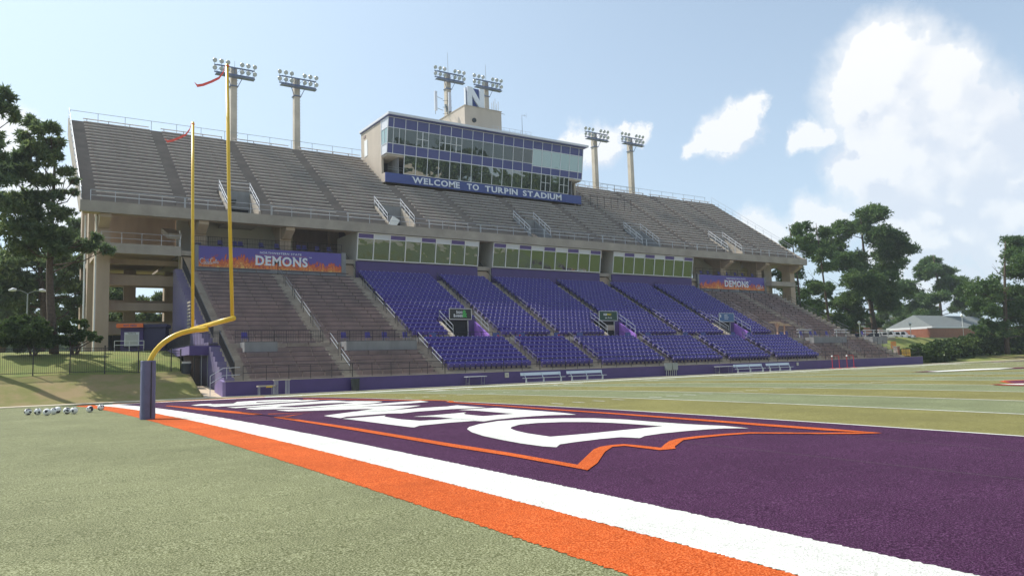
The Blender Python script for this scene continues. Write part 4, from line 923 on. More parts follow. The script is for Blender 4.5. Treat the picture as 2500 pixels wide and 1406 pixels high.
suite(43.0, 59.85, 9, True, 'middle glazed suite, nine mirror panes reflecting the painted end zone')
suite(62.0, 77.2, 8, False, 'rightmost glazed suite, eight panes with a white first panel, before the far banner')
# stairs rising between the suites
t = thing('suite_stairs', 'grey concrete stairs rising between the suites to the concourse', 'stairs', (24.9, 74.5, 11.4), 0, 'stairs between the suites')
m = MB()
for k in range(7): m.box(-.65, .8, k*.36, k*.36+.9, -.6, k*.29+.0)
put('steps', m, 'stair', t)
m = MB(); m.tube([(.7, -.2, .9), (.7, 2.4, 2.9)], .03, 6); m.tube([(.7, -.2, -.1), (.7, -.2, .9)], .03, 6); put('handrail', m, 'black', t)
dup(t, (42.0, 74.5, 11.4), label='concrete stairs in the gap between the left and middle suites'); dup(t, (60.9, 74.5, 11.4), label='concrete stairs in the gap between the middle and right suites'); dup(t, (78.0, 74.5, 11.4), label='concrete stairs between the right suite and the far banner')
t['label'] = 'concrete stairs between the near banner and the left suite'

# ================= banners =================
def banner(x0, x1, label, coke_right):
    o = thing('banner', label, 'banner', (x0, 74.7, 11.98), 0, 'flame banners over the brown benches')
    w = x1-x0
    m = MB(); m.box(0, w, -.02, 0, 0, 2.02); put('banner_print', m, 'flames', o)
    m = MB(); m.box(-.35, -.003, -.06, .1, -.4, 2.1); m.box(w+.003, w+.5, -.06, .1, -.4, 2.1); m.box(-.35, w+.5, .003, .16, -.4, 2.02); put('backing_wall', m, 'parapet', o)
    letters(o, 'DEMONS', w*.375, w*.745, -.021, .42, .93, 'letter', .012, .045, True)
    letters(o, 'NORTHWESTERN STATE', w*.405, w*.70, -.021, 1.56, .2, 'letter', .012, .02, join=True, name='small_lettering')
    letters(o, 'TM', w*.755, w*.775, -.021, 1.35, .1, 'letter', .01, join=True, name='trademark_letters')
    m = MB(); m.box(w*.375, w*.74, -.03, -.021, 1.43, 1.45); put('rule', m, 'orange_paint', o)
    # script soft drink wordmark: pen strokes
    s = 1.75/10; cx = (w-2.0 if coke_right else .1); cz = .2
    def stroke(pts, r): 
        q = MB(); pp = [Vector((cx+a*s, -.035, cz+b_*s)) for a, b_ in pts]; q.tube(pp, r, 5); return q
    al = MB()
    def arc(x, z, rx, rz, a0, a1, n=9): return [(x+rx*math.cos(R(a0+(a1-a0)*k/n)), z+rz*math.sin(R(a0+(a1-a0)*k/n))) for k in range(n+1)]
    for pts, r in ((arc(1.2, 2.0, 1.1, 1.5, 60, 300), .03), (arc(2.6, 1.2, .42, .6, 0, 360), .022), (arc(3.6, 1.25, .42, .6, 50, 310), .022), (arc(4.5, 1.3, .4, .55, 0, 360), .022), ([(4.9, 1.8), (4.9, .8)], .022), ([(5.2, 1.35), (5.6, 1.4)], .02),
                   (arc(6.5, 2.2, .9, 1.45, 60, 300), .03), (arc(7.5, 1.4, .4, .58, 0, 360), .022), ([(8.2, .9), (8.5, 2.0), (8.8, 3.2), (8.5, 3.2), (8.3, 1.3), (8.6, .9)], .022), (arc(9.2, 1.45, .38, .55, 0, 360), .022), ([(9.6, 1.9), (9.6, .9), (10, 1.1)], .022), ([(1.5, .6), (3, .2), (5, .4), (6.2, .5)], .018), ([(1.4, 3.3), (3.2, 2.7), (4.8, 2.9)], .018)):
        q = stroke(pts, r); b0 = len(al.v); al.v += q.v; al.f += [tuple(b0+k for k in f_) for f_ in q.f]; al.m += q.m
    put('script_wordmark', al, 'letter', o)
    return o
banner(9.8, 24.15, 'purple DEMONS banner with orange flames above the nearer brown benches on the left', False)
banner(78.95, 93.6, 'purple DEMONS banner with orange flames above the far brown benches at the right end', True)
def rail_thing(x0, x1, y, z, h, n, label, picket=None, cat='railing'):
    o = thing('railing', label, cat, (x0, y, z), 0, 'black railings above the banners')
    def ad(name, mb, mn):
        mb.v = [(a-x0, b_-y, c_-z) for a, b_, c_ in mb.v]; return put(name, mb, mn, o, kind=None)
    railing(x0, x1, y, z, h, n, 'black', picket=picket, add=ad); return o
rail_thing(9.5, 24.3, 74.95, 14.0, .98, 12, 'black railing with thin bars on top of the nearer flame banner', .16)
rail_thing(78.6, 94.0, 74.95, 14.0, .98, 10, 'black railing on top of the far flame banner')
# loose chairs
def chair_at(x, y, z, label, group, first=[None]):
    if first[0] is None:
        o = thing('plastic_chair', label, 'chair', (x, y, z), 0, group)
        m = MB(); m.hexa([(-.24, -.24, .42), (.24, -.24, .42), (.24, .22, .40), (-.24, .22, .40), (-.24, -.24, .46), (.24, -.24, .46), (.24, .22, .44), (-.24, .22, .44)]); put('seat', m, 'seat', o)
        m = MB(); m.hexa([(-.24, .20, .45), (.24, .20, .45), (.24, .24, .45), (-.24, .24, .45), (-.22, .30, .92), (.22, .30, .92), (.22, .34, .92), (-.22, .34, .92)]); put('backrest', m, 'seat', o)
        for sx in (-1, 1):
            for sy in (-.2, .2):
                m = MB(); m.box(sx*.22-.015, sx*.22+.015, sy-.015, sy+.015, 0, .42); put('leg', m, 'steel_blue', o)
        first[0] = o; return o
    o = dup(first[0], (x, y, z), label=label, group=group); return o
rnd = random.Random(3)
G1 = 'purple chairs above the nearer banner'; G2 = 'purple chairs above the far banner'; G3 = 'purple chairs on the cross aisle platforms'
for i, x in enumerate((9.9, 12.0, 13.4, 13.95, 16.0, 17.6, 19.9, 20.5, 21.9, 23.2)):
    c_ = chair_at(x, 75.5, 13.9, 'purple chair behind the railing above the nearer banner, number %d' % i, G1)
    c_['label'] = ['purple chair at the left end behind the railing above the nearer banner', 'purple chair above the left flames of the nearer banner', 'left purple chair of the close pair left of the tall upright', 'right purple chair of the close pair above NORTHWESTERN', 'purple chair behind the railing above the word NORTHWESTERN', 'purple chair behind the railing above the word STATE', 'left purple chair before the dark opening above the banner', 'purple chair in front of the bright opening above the banner', 'purple chair between the two bright openings above the banner', 'rightmost purple chair above the nearer banner by the stairs'][i]
for i, x in enumerate((80.6, 82.1, 84.5, 86.2, 88.2, 89.9, 92.2)):
    chair_at(x, 75.5, 13.85, ['leftmost purple chair above the far banner', 'purple chair second from left above the far banner', 'purple chair third from left above the far banner', 'purple chair above the word DEMONS of the far banner', 'purple chair at the right end of the block wall above the far banner', 'purple chair against the sky above the far banner', 'rightmost purple chair above the far banner'][i], G2)
for i, (x, y) in enumerate(((10.4, 60.0), (18.7, 60.0), (20.9, 60.0), (22.5, 60.0), (24.5, 60.0), (78.9, 60.0), (81.8, 60), (83.9, 60), (84.9, 60), (87.4, 60), (95.8, 60))):
    chair_at(x, y, 3.97, ['purple chair by the black railing above the leftmost concrete platform', 'first purple chair from the left on the long concrete platform railing', 'second purple chair from the left above the long near concrete platform', 'third purple chair from the left above the long near concrete platform', 'purple chair beside the aisle at the edge of the purple seats', 'purple chair beside the cream canopy on the far cross aisle', 'leftmost purple chair above the far concrete platform', 'purple chair under the small white bench above the far platform', 'purple chair in the middle of the far concrete platform', 'purple chair at the right end of the far concrete platform', 'purple chair above the last small concrete platform'][i], G3)

# ================= press box =================
pb = thing('press_box', 'two storey press box with blue violet panels and dark glass on the upper deck', 'press box', (50, 88, 25))
def pp(name, mb, mats, kind=None):
    mb.v = [(x-50, y-88, z-25) for x, y, z in mb.v]; return put(name, mb, mats, pb, kind=kind)
ZT, ZB, ZL = 33.45, 28.92, 26.5; YT, YB, YL = 84.15, 84.80, 85.12
def yl(z): return YT+(ZT-z)*(YB-YT)/(ZT-ZB)
def pane(a, b_, z0, z1, th=.03, off=.0):
    m = MB(); m.hexa([(a, yl(z0)+off, z0), (b_, yl(z0)+off, z0), (b_, yl(z0)+off+th, z0), (a, yl(z0)+off+th, z0), (a, yl(z1)+off, z1), (b_, yl(z1)+off, z1), (b_, yl(z1)+off+th, z1), (a, yl(z1)+off+th, z1)]); return m
m = MB(); m.prism([(86.35, 24.6), (86.35, 33.55), (92.9, 33.55), (92.9, 28.5), (87, 24.6)], 34.2, 34.5)
pp('side_wall', m, 'stucco'); m = MB(); m.prism([(85.34, 25.3), (85.34, 26.5), (86.348, 26.5), (86.348, 25.3)], 34.2, 34.5); pp('balcony_parapet', m, 'stucco')
m = MB(); m.prism([(86.35, 24.6), (86.35, 33.55), (92.9, 33.55), (92.9, 28.5), (87, 24.6)], 65.65, 65.95); pp('side_wall', m, 'stucco')
m = MB(); m.box(34.51, 65.64, 92.6, 92.9, 24.6, 33.55); pp('rear_wall', m, 'stucco')
m = MB(); m.box(34.51, 65.64, 86.4, 92.59, 28.6, 28.9); m.box(34.3, 65.85, 84.95, 86.39, 28.62, 28.88); m.box(34.51, 65.64, 85.3, 92.59, 26.0, 26.45); pp('floor_slab', m, 'stucco')
m = MB(); m.box(34.0, 66.5, 83.55, 93.1, 33.62, 33.92); pp('roof', m, 'panel_white')
m = MB(); m.prism([(83.7, 33.5), (83.7, 33.61), (93, 33.61), (93, 33.5)], 34.1, 66.2); pp('soffit', m, 'panel_blue')
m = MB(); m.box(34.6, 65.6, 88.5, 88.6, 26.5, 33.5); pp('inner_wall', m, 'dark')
m = MB(); m.box(PBX0-.002, PBX1, PBY, PBY+.18, 25.25, 26.48); pp('sign_fascia', m, 'wall_blue')
wM = (PBX1-PBX0)/19; ed = [PBX0]+[PBX0+wM*(.5+k) for k in range(19)]+[PBX1]
for k in range(20):
    a, b_ = ed[k]+.035, ed[k+1]-.035
    teal = k >= 14
    z1, z0 = (32.30, 29.93) if teal else (32.17, 30.18)
    pp('spandrel_panel', pane(a, b_, z1+.04, ZT-.03), 'panel_blue'); pp('spandrel_panel', pane(a, b_, ZB+.04, z0-.04), 'panel_blue')
    if teal: pp('glass_pane', pane(a, b_, z0+.03, z1-.03), 'glass_teal')
    elif k in (3, 5, 6):
        mid = (a+b_)/2; zm = (z0+z1)/2
        for (p, q) in ((a, mid-.06), (mid+.06, b_)):
            pp('glass_pane', pane(p, q, z0+.03, zm-.03), 'glass_dark'); pp('glass_pane', pane(p, q, zm+.03, z1-.03), 'glass_dark')
        pp('window_frame', pane(mid-.055, mid+.055, z0, z1, .08, -.03), 'mullion'); pp('window_frame', pane(a, b_, zm-.028, zm+.028, .07, -.024), 'mullion')
    elif k == 1:
        mid = (a+b_)/2; pp('glass_pane', pane(a, mid-.04, z0+.03, z1-.03), 'glass_dark'); pp('glass_pane', pane(mid+.04, b_, z0+.03, z1-.03), 'glass_dark'); pp('window_frame', pane(mid-.035, mid+.035, z0, z1, .07, -.03), 'mullion')
    else: pp('glass_pane', pane(a, b_, z0+.03, z1-.03), 'glass_dark')
    pp('transom', pane(ed[k], ed[k+1], z1-.03, z1+.035, .08, -.035), 'mullion'); pp('transom', pane(ed[k], ed[k+1], z0-.035, z0+.03, .08, -.035), 'mullion')
    if 2 <= k <= 17:
        if k in (15, 17):
            mid = (a+b_)/2; zm = 27.75
            for (p, q) in ((a, mid-.05), (mid+.05, b_)):
                pp('glass_pane', pane(p, q, ZL+.06, zm-.03), 'glass_dark'); pp('glass_pane', pane(p, q, zm+.03, ZB-.07), 'glass_dark')
            pp('window_frame', pane(mid-.045, mid+.045, ZL, ZB, .08, -.03), 'mullion'); pp('window_frame', pane(a, b_, zm-.028, zm+.028, .07, -.024), 'mullion')
        else: pp('glass_pane', pane(a, b_, ZL+.06, ZB-.07), 'glass_press')
for k, x in enumerate(ed):
    w_ = .085 if k in (0, 20) else .035
    pp('mullion', pane(max(PBX0, x-w_), min(PBX1, x+w_), ZB if not 2 <= k <= 18 else ZL, ZT, .1, -.045), 'mullion')
for z0, z1 in ((ZT-.035, ZT+.03), (ZB-.05, ZB+.035)): pp('transom', pane(PBX0, PBX1, z0, z1, .1, -.05), 'mullion')
pp('transom', pane(ed[2], ed[18], ZL-.0, ZL+.055, .1, -.05), 'mullion')
# glazed left cheek of the projecting storey
for (z0, z1, mn) in ((32.2, 33.4, 'panel_white'), (30.2, 32.13, 'glass_teal'), (29.0, 30.13, 'panel_white')):
    m = MB(); m.prism([(yl(z0)+.12, z0), (yl(z1)+.12, z1), (86.3, z1), (86.3, z0)], 34.22, 34.27); pp('cheek_panel', m, mn)
m = MB()
for y in (86.3,): m.box(34.17, 34.25, y-.05, y+.05, 28.9, 33.5)
m.box(34.17, 34.25, 85.3, 85.36, 30.15, 32.2)
for z in (28.95, 30.16, 32.16, 33.42): m.box(34.17, 34.25, yl(z)+.1, 86.3, z-.04, z+.04)
pp('cheek_frame', m, 'mullion')
for q_ in (36.0, 64.2):
    m = MB(); m.box(q_, q_+.1, 85.2, 88.4, 26.5, 28.9); pp('balcony_wall', m, 'parapet')
m = MB(); m.box(34.198, 34.19, 90.9, 91.8, 30.1, 32.3) if False else m.box(34.15, 34.198, 90.7, 91.7, 30.0, 32.2); pp('side_door', m, 'white')
m = MB(); m.box(34.15, 34.198, 91.3, 92.0, 32.6, 32.95); pp('louvre', m, 'riser_brown')
m = MB()
for hh in (27.0, 27.3): m.tube([(34.6, 85.35, hh), (36.7, 85.35, hh)], .02, 5); m.tube([(63.5, 85.35, hh), (65.6, 85.35, hh)], .02, 5)
pp('balcony_rail', m, 'steel_grey')
m = MB(); 
for hh in (.35, .7): m.tube([(50, 84.2, 33.92+hh), (56.5, 84.2, 33.92+hh)], .02, 5)
for k in range(8): m.tube([(50+k*.92, 84.2, 33.9), (50+k*.92, 84.2, 34.65)], .02, 5)
pp('roof_rail', m, 'galv')
sg = thing('welcome_sign', 'white raised lettering WELCOME TO TURPIN STADIUM across the blue fascia of the press box', 'sign', (38, 85.1, 25.4))
words = (('WELCOME', 1009, 1124), ('TO', 1142, 1171), ('TURPIN', 1186, 1265), ('STADIUM', 1278, 1369))
def ix(px):   # where a column of the photograph meets the fascia plane, from the surveyed ends
    return {1009: 37.98, 1124: 45.0, 1142: 46.13, 1171: 48.0, 1186: 49.0, 1265: 54.4, 1278: 55.33, 1369: 62.2}[px]
for wd, a, b_ in words:
    n0 = len(bpy.data.objects); letters(sg, wd, ix(a)-38, ix(b_)-38, -.0+.048, .10, .80, 'letter', .05, .035, True)
# penthouse, N sign, towers
ph = thing('roof_penthouse', 'tan rooftop block on the press box with a small round vent', 'rooftop block', (51, 90, 33.9))
m = MB(); m.box(-3.05, 3.15, -1.7, 6, 0, 4.55); put('block_wall', m, 'stucco', ph)
m = MB(); m.box(-3.12, 3.22, -1.77, 6.07, 4.55, 4.66); put('coping', m, 'conc_lt', ph)
m = MB(); m.tube([(-1.55, -1.85, 2.6), (-1.55, -1.69, 2.6)], .33, 14); m.box(-2.05, -1.2, -1.9, -1.69, .55, .95); put('round_vent', m, 'bin', ph)
ns = thing('letter_sign', 'big free standing white letter N with blue backing on the rooftop block', 'sign', (50.1, 88.6, 38.6))
def nshape(x0, x1, z0, z1, y0, y1, t, mn, name):
    m = MB(); m.prism_y([(x0, z0), (x0+t, z0), (x0+t, z1), (x0, z1)], y0, y1); m.prism_y([(x1-t, z0), (x1, z0), (x1, z1), (x1-t, z1)], y0, y1)
    m.prism_y([(x0, z1), (x0+t*1.05, z1), (x1, z0), (x1-t*1.05, z0)][::-1], y0-.02, y1-.01); put(name, m, mn, ns)
m = MB(); m.box(-1.5, 1.45, .25, .45, -.1, 2.85); put('backing_panel', m, 'wall_blue', ns)
nshape(-1.45, 1.4, -.12, 2.9, -.02, .24, .78, 'letter', 'letter_n')
m = MB(); m.box(-1.72, -1.62, .1, .5, -.1, 2.7); put('side_letter_edge', m, 'panel_white', ns)
m = MB(); m.box(-1.6, 3.0, -.25, .9, -.3, -.15); put('base_frame', m, 'steel_grey', ns)
def light_tower(x, y, z0, z1, label, spike=0., rot=0., width=4.9):
    o = thing('light_tower', label, 'light tower', (x, y, z0), rot, 'stadium floodlight towers')
    h = z1-z0
    m = MB(); a, b_ = .43, .36
    m.hexa([(-a, -a*1.1, 0), (a, -a*1.1, 0), (a, a*1.1, 0), (-a, a*1.1, 0), (-b_, -b_, h+.25), (b_, -b_, h+.25), (b_, b_, h+.25), (-b_, b_, h+.25)]); put('pole', m, 'pole_conc', o)
    m = MB()
    for k in range(int(h/.42)): m.box(a-.02, a+.14, -.03, .03, .3+k*.42, .33+k*.42)
    put('climbing_pegs', m, 'steel_grey', o)
    for zz in (h-.85, h+.05):
        m = MB(); m.bar((-width/2, -.62, zz), (width/2, -.62, zz), .11, .11); m.bar((-width/2+.2, -1.1, zz-.12), (width/2-.2, -1.1, zz-.12), .07, .07); put('crossarm', m, 'steel_blue', o)
    m = MB(); m.box(-width/2+.1, width/2-.1, -1.25, -.5, h-1.25, h-1.17)
    for k in range(7):
        xx = -width/2+.2+k*(width-.4)/6; m.bar((xx, -1.2, h-1.2), (xx, -.62, h-.8), .05, .05); m.bar((xx, -.62, h-.85), (xx, -.62, h+.05), .05, .05)
        if k < 6: m.bar((xx, -.64, h-.85), (xx+(width-.4)/6, -.64, h+.02), .035, .035)
    m.bar((-.45, -.5, h-2.2), (-.9, -.7, h-1.2), .07, .07); m.bar((.45, -.5, h-2.2), (.9, -.7, h-1.2), .07, .07); m.box(-.5, .5, -.55, .45, h-2.25, h-2.15); put('platform', m, 'steel_blue', o)
    for r_, zz in enumerate((h-.42, h+.52)):
        for k in (-2.42, -1.62, -.86, .86, 1.62, 2.42):
            m = MB(); c_ = Vector((k*width/4.9, -.85, zz)); d = Vector((rnd.uniform(-.25, .25), -1, -.35-rnd.uniform(0, .15))).normalized()
            m.tube([c_+d*.06, c_+d*.0, c_-d*.16, c_-d*.34], [.27, .285, .2, .08], 14, 1); 
            m.tube([c_+d*.062, c_+d*.068], [.255, .255], 14, 0); m.bar(c_-d*.15, (c_.x, -.62, zz-.45), .05, .05, 1)
            put('floodlight', m, ['lamp_glass', 'lamp_body'], o)
    if spike:
        m = MB(); m.tube([(.15, 0, h), (.15, 0, h+spike)], [.04, .02], 5); put('lightning_rod', m, 'steel_grey', o)
    return o
light_tower(17.55, 93.7, 4, 39.6, 'floodlight tower behind the tall yellow upright, nearest on the left', 1.2)
light_tower(25.55, 93.7, 4, 39.7, 'floodlight tower right of the goal post, second from the left', 0)
light_tower(48.45, 94.0, 30, 44.9, 'floodlight tower with cell antennas left of the big N', 3.6)
light_tower(55.1, 94.0, 30, 44.9, 'floodlight tower rising right behind the big N', 3.0)
light_tower(76.5, 94.0, 4, 39.9, 'floodlight tower just right of the press box', 0)
light_tower(84.6, 94.0, 4, 40.2, 'rightmost floodlight tower behind the upper deck', .6)
for i, (x, z, l_) in enumerate(((45.9, 38.8, 'tall white panel antenna standing off the left of the antenna tower'), (48.2, 39.0, 'white panel antenna close in front of the antenna tower pole'))):
    o = thing('panel_antenna', l_, 'antenna', (x, 93.0, z), 0, 'panel antennas on the tower')
    m = MB(); m.box(-.2, .2, -.1, .1, 0, 2.9); put('antenna_panel', m, 'panel_white', o)
    m = MB(); m.tube([(0, .1, .5), (1.6 if i == 0 else .1, .8, .5)], .04, 5); m.tube([(0, .1, 2.2), (1.6 if i == 0 else .1, .8, 2.2)], .04, 5); m.tube([(0, .15, -.5), (0, .15, 2.6)], .05, 5); put('mount_arms', m, 'steel_grey', o)
o = thing('antenna_equipment', 'cluster of dark radio boxes and brackets strapped to the antenna tower', 'radio equipment', (48.0, 93.3, 38.2))
for k in range(7):
    m = MB(); x, z = rnd.uniform(-.8, .4), rnd.uniform(0, 3); m.box(x, x+.28, -.3, -.1, z, z+.5); put('radio_box', m, 'steel_grey', o)
m = MB()
for k in range(3): m.tube([(-.9, -.2, .3+k), (.6, -.2, .5+k)], .03, 5)
put('bracket', m, 'bin', o)
o = thing('whip_antennas', 'group of thin white antennas beside the rooftop N', 'antenna', (53.0, 89, 38.5))
for k in range(5):
    m = MB(); m.tube([(k*.28, 0, 0), (k*.28, 0, 1.4+.35*(k % 3))], .05, 6); put('antenna_rod', m, 'panel_white', o)
m = MB(); m.tube([(-.6, 0, .2), (2.2, 0, .0)], .04, 5); put('base_bar', m, 'steel_grey', o)
o = thing('antenna_mast', 'thin grey antenna mast on the press box roof right of the rooftop block', 'mast', (57.6, 88, 33.9))
m = MB(); m.tube([(0, 0, 0), (0, 0, 4.6)], [.06, .035], 6); m.tube([(0, 0, 4.55), (.8, 0, 4.6)], .03, 5); m.tube([(0, 0, 1.6), (.8, 0, 1.6)], .03, 5)
for z in (4.6, 1.6): m.tube([(.8, 0, z-.3), (.8, 0, z+.35)], .02, 5); m.tube([(.5, 0, z-.2), (.5, 0, z+.2)], .02, 5)
m.tube([(0, 0, 2.4), (-1.2, 0, .1)], .012, 4); m.tube([(0, 0, 2.4), (-.6, .8, .1)], .012, 4); put('mast_pole', m, 'galv', o)

# ================= sponsor signs over the tunnels =================
def sponsor(x, z, w, h, face, label, fn):
    o = thing('sponsor_sign', label, 'sign', (x, 63.75, z), 0, 'sponsor signs over the tunnels')
    m = MB(); m.box(0, w, 0, .06, 0, h); put('sign_face', m, face, o)
    m = MB(); m.box(-.06, w+.06, -.02, .05, -.06, 0); m.box(-.06, w+.06, -.02, .05, h, h+.06); m.box(-.06, -.0, -.019, .05, 0, h); m.box(w, w+.06, -.019, .05, 0, h); put('sign_frame', m, 'galv', o)
    fn(o); return o
def s_a(o):
    letters(o, 'SIGNS', .75, 1.45, -.001, .55, .30, 'letter', .012, .03, caps={0}, join=True, name='sign_lettering'); letters(o, 'BANNERS', .45, 1.62, -.001, .2, .3, 'letter', .012, .04, caps={0}, join=True, name='sign_lettering')
    letters(o, '&', 1.42, 1.98, -.016, .2, .72, 'green_ink', .014, .05, name='sign_ampersand')
def s_b(o):
    letters(o, 'SUB', .6, 1.1, -.001, .55, .24, 'letter', .012, .05, join=True, name='sign_lettering'); letters(o, 'WAY', 1.13, 1.75, -.001, .55, .24, 'yellow_ink', .012, .05, join=True, name='sign_lettering')
    letters(o, 'eat fresh.', .8, 1.85, -.001, .22, .18, 'letter', .012, .01, join=True, name='sign_lettering')
def s_c(o):
    m = MB(); m.box(.9, 1.5, -.012, -.001, .72, .8); m.box(.9, 1.7, -.012, -.001, .5, .56); m.box(.9, 1.6, -.012, -.001, .3, .36); put('faint_text_lines', m, 'panel_white', o)
    m = MB(); m.box(.12, .3, -.012, -.001, .5, .85); put('white_emblem', m, 'panel_white', o)
sponsor(31.1, 6.35, 2.45, 1.0, 'sign_black', 'black sign reading SIGNS & BANNERS over the nearest seating tunnel', s_a)
sponsor(50.4, 6.35, 2.6, 1.0, 'sign_green', 'dark green sign with white and yellow lettering over the middle seating tunnel', s_b)
sponsor(70.3, 6.35, 2.7, 1.0, 'sign_blue', 'blue sign with faint white text over the far seating tunnel', s_c)
for i, ch in ((2, 'D'), (3, 'E')):
    a, b_ = secs[i]
    letters(lg, ch, a+.62-51, a+.86-51, 59.357-54, 4.15, .42, 'red_paint', .01, .04, name='placard_letter')
    letters(lg, ch, b_-.72-51, b_-.48-51, 59.357-54, 4.15, .42, 'red_paint', .01, .04, name='placard_letter')

# ================= goal post =================
gp = thing('goal_post', 'yellow gooseneck goal post with a navy padded base at the back of the end zone', 'goal post', (-1.83, 24.38, .249))
def lp(x, y, z): return (x+1.83, y-24.38, z-.249)
pts = []
for k in range(13):
    a = R(90*k/12); pts.append((1.62*(1-math.cos(a)), 0, 1.50+1.33*math.sin(a)))
m = MB(); m.tube([(0, 0, .0), (0, 0, 1.5)]+pts[1:]+[(1.80, -.05, 2.86)], .083, 16); put('gooseneck', m, 'yellow', gp, smooth=True)
ya, yb_ = 21.15, 27.15
m = MB(); m.tube([lp(0, ya, 3.24), lp(0, yb_, 3.24)], .078, 14); put('crossbar', m, 'yellow', gp, smooth=True)
m = MB(); m.tube([lp(0, 21.28, 3.24), lp(-.0, 21.8, 7.3), lp(0, 22.16, 11.45)], .056, 12); put('upright', m, 'yellow', gp, smooth=True)
m = MB(); m.tube([lp(0, 26.98, 3.24), lp(0, 27.38, 11.05)], .056, 12); put('upright', m, 'yellow', gp, smooth=True)
m = MB(); n = 28; random.seed(8)
ring = [(.215*abs(math.cos(2*math.pi*k/n))**.55*(1 if math.cos(2*math.pi*k/n) > 0 else -1), .215*abs(math.sin(2*math.pi*k/n))**.55*(1 if math.sin(2*math.pi*k/n) > 0 else -1)) for k in range(n)]
zs = [0.01+i*.075 for i in range(25)]+[1.84]
for iz, z in enumerate(zs):
    for k, (x, y) in enumerate(ring):
        wr = 1+.02*math.sin(k*.9+z*9+1.5*math.sin(z*5))*(1.6 if z < .5 else .6)+random.uniform(-.006, .006); m.v.append((x*wr, y*wr, z))
for iz in range(len(zs)-1):
    for k in range(n): j = (k+1) % n; a = iz*n; m.f.append((a+k, a+j, a+n+j, a+n+k)); m.m.append(0)
m.f.append(tuple((len(zs)-1)*n+k for k in range(n))); m.m.append(0); put('base_pad', m, 'pad', gp, smooth=True)
m = MB(); m.box(.05, .075, -.236, -.212, .05, 1.8); put('pad_seam', m, 'black', gp)
for (top, l_) in (((0, 22.14, 11.40), 'coral ribbon blowing left from the nearer yellow upright'), ((0, 27.37, 10.98), 'coral ribbon blowing left from the farther yellow upright')):
    o = thing('wind_ribbon', l_, 'ribbon', top, 0, 'wind ribbons on the uprights'); m = MB()
    path = [(-.05, .05, -.02), (-.10, .05, -.22), (-.22, .1, -.42), (-.42, .2, -.54), (-.66, .3, -.66), (-.82, .36, -.70), (-.90, .40, -.58)]
    for k, (p, q) in enumerate(zip(path, path[1:])):
        w0 = .045 if k else .02; w1 = .05 if k < 5 else .01; m.face([(p[0], p[1], p[2]-w0), (q[0], q[1], q[2]-w1), (q[0], q[1]+.01, q[2]+w1), (p[0], p[1]+.01, p[2]+w0)])
    put('ribbon_strip', m, 'ribbon', o)
    m = MB(); m.tube([(0, 0, -.03), (0, 0, .0)], .066, 10); put('ribbon_knot', m, 'ribbon', o)

# ================= balls =================
def ball_mesh():
    b = bmesh.new(); bmesh.ops.create_icosphere(b, subdivisions=4, radius=.135); me = bpy.data.meshes.new('ball_skin'); b.to_mesh(me); b.free()
    m = bpy.data.materials.new('ball leather'); m.use_nodes = True; t = m.node_tree; bs = t.nodes['Principled BSDF']; bs.inputs['Roughness'].default_value = .6
    tc_ = N(t, 'ShaderNodeTexCoord'); vo = N(t, 'ShaderNodeTexVoronoi'); vo.inputs['Scale'].default_value = 11; vo.inputs['Randomness'].default_value = .6; t.links.new(tc_.outputs['Object'], vo.inputs['Vector'])
    r = N(t, 'ShaderNodeValToRGB'); r.color_ramp.interpolation = 'CONSTANT'; r.color_ramp.elements[0].color = (.03, .03, .04, 1); r.color_ramp.elements[1].position = .36; r.color_ramp.elements[1].color = (.75, .75, .74, 1)
    sp = N(t, 'ShaderNodeSeparateColor'); t.links.new(vo.outputs['Color'], sp.inputs[0]); t.links.new(sp.outputs[0], r.inputs[0]); t.links.new(r.outputs[0], bs.inputs['Base Color'])
    me.materials.append(m); return me
bm0 = ball_mesh(); lb = ['leftmost soccer ball of the row on the green turf', 'second soccer ball from the left on the turf', 'third soccer ball from the left, set slightly nearer', 'front ball of the overlapping pair of soccer balls', 'rear ball half hidden behind the overlapping pair', 'left soccer ball of the close pair near the orange stripe', 'right soccer ball of the close pair near the orange stripe', 'single soccer ball just left of the orange stripe tip', 'rightmost soccer ball at the tip of the orange stripe']
for i, (x, y) in enumerate([(-4.772,34.176),(-4.451,33.758),(-4.204,32.391),(-3.933,33.195),(-3.72,34.6),(-3.505,32.836),(-3.29,32.409),(-2.661,33.382),(-2.056,35.514)]):
    o = link('soccer_ball', bm0, None, (x, y, crown(y)+.135), (rnd.uniform(0, 6), rnd.uniform(0, 6), rnd.uniform(0, 6)), smooth=True); tag(o, lb[i], 'ball', 'soccer balls lined up beside the end zone')
# ================= things along the field wall =================
def team_bench(x0, x1, y, label, first=True):
    o = thing('team_bench', label, 'bench', (x0, y, 0), 0, 'aluminium team benches'); w = x1-x0
    m = MB(); m.box(.15, w, -.28, .0, .42, .46); put('seat', m, 'alu_b', o)
    m = MB(); m.hexa([(0, .04, .66), (w-.3, .04, .66), (w-.3, .07, .66), (0, .07, .66), (0, .1, .92), (w-.3, .1, .92), (w-.3, .13, .92), (0, .13, .92)]); put('backrest', m, 'alu_b', o)
    for x in (.45, w/2, w-.4):
        m = MB(); m.box(x-.03, x+.03, -.2, -.05, 0, .42); m.bar((x, -.1, .40), (x-.1, .08, .9), .05, .04); m.box(x-.03, x+.03, -.35, .15, 0, .03); put('leg', m, 'alu_b', o)
    m = MB(); m.bar((.45, -.12, .08), (w-.4, -.12, .08), .04, .04); put('stretcher', m, 'alu_b', o)
    return o
M['alu_b'] = mat('bright bench aluminium', (.60, .66, .72), .35, .3)
team_bench(32.2, 36.9, 53.2, 'long aluminium team bench left of its twin, nearest the folding table')
team_bench(37.3, 41.8, 53.2, 'second aluminium team bench from the left, before the purple wall')
team_bench(60.0, 65.0, 53.2, 'third aluminium team bench, next to the low white table')
team_bench(65.4, 69.8, 53.2, 'rightmost aluminium team bench by the purple wall')
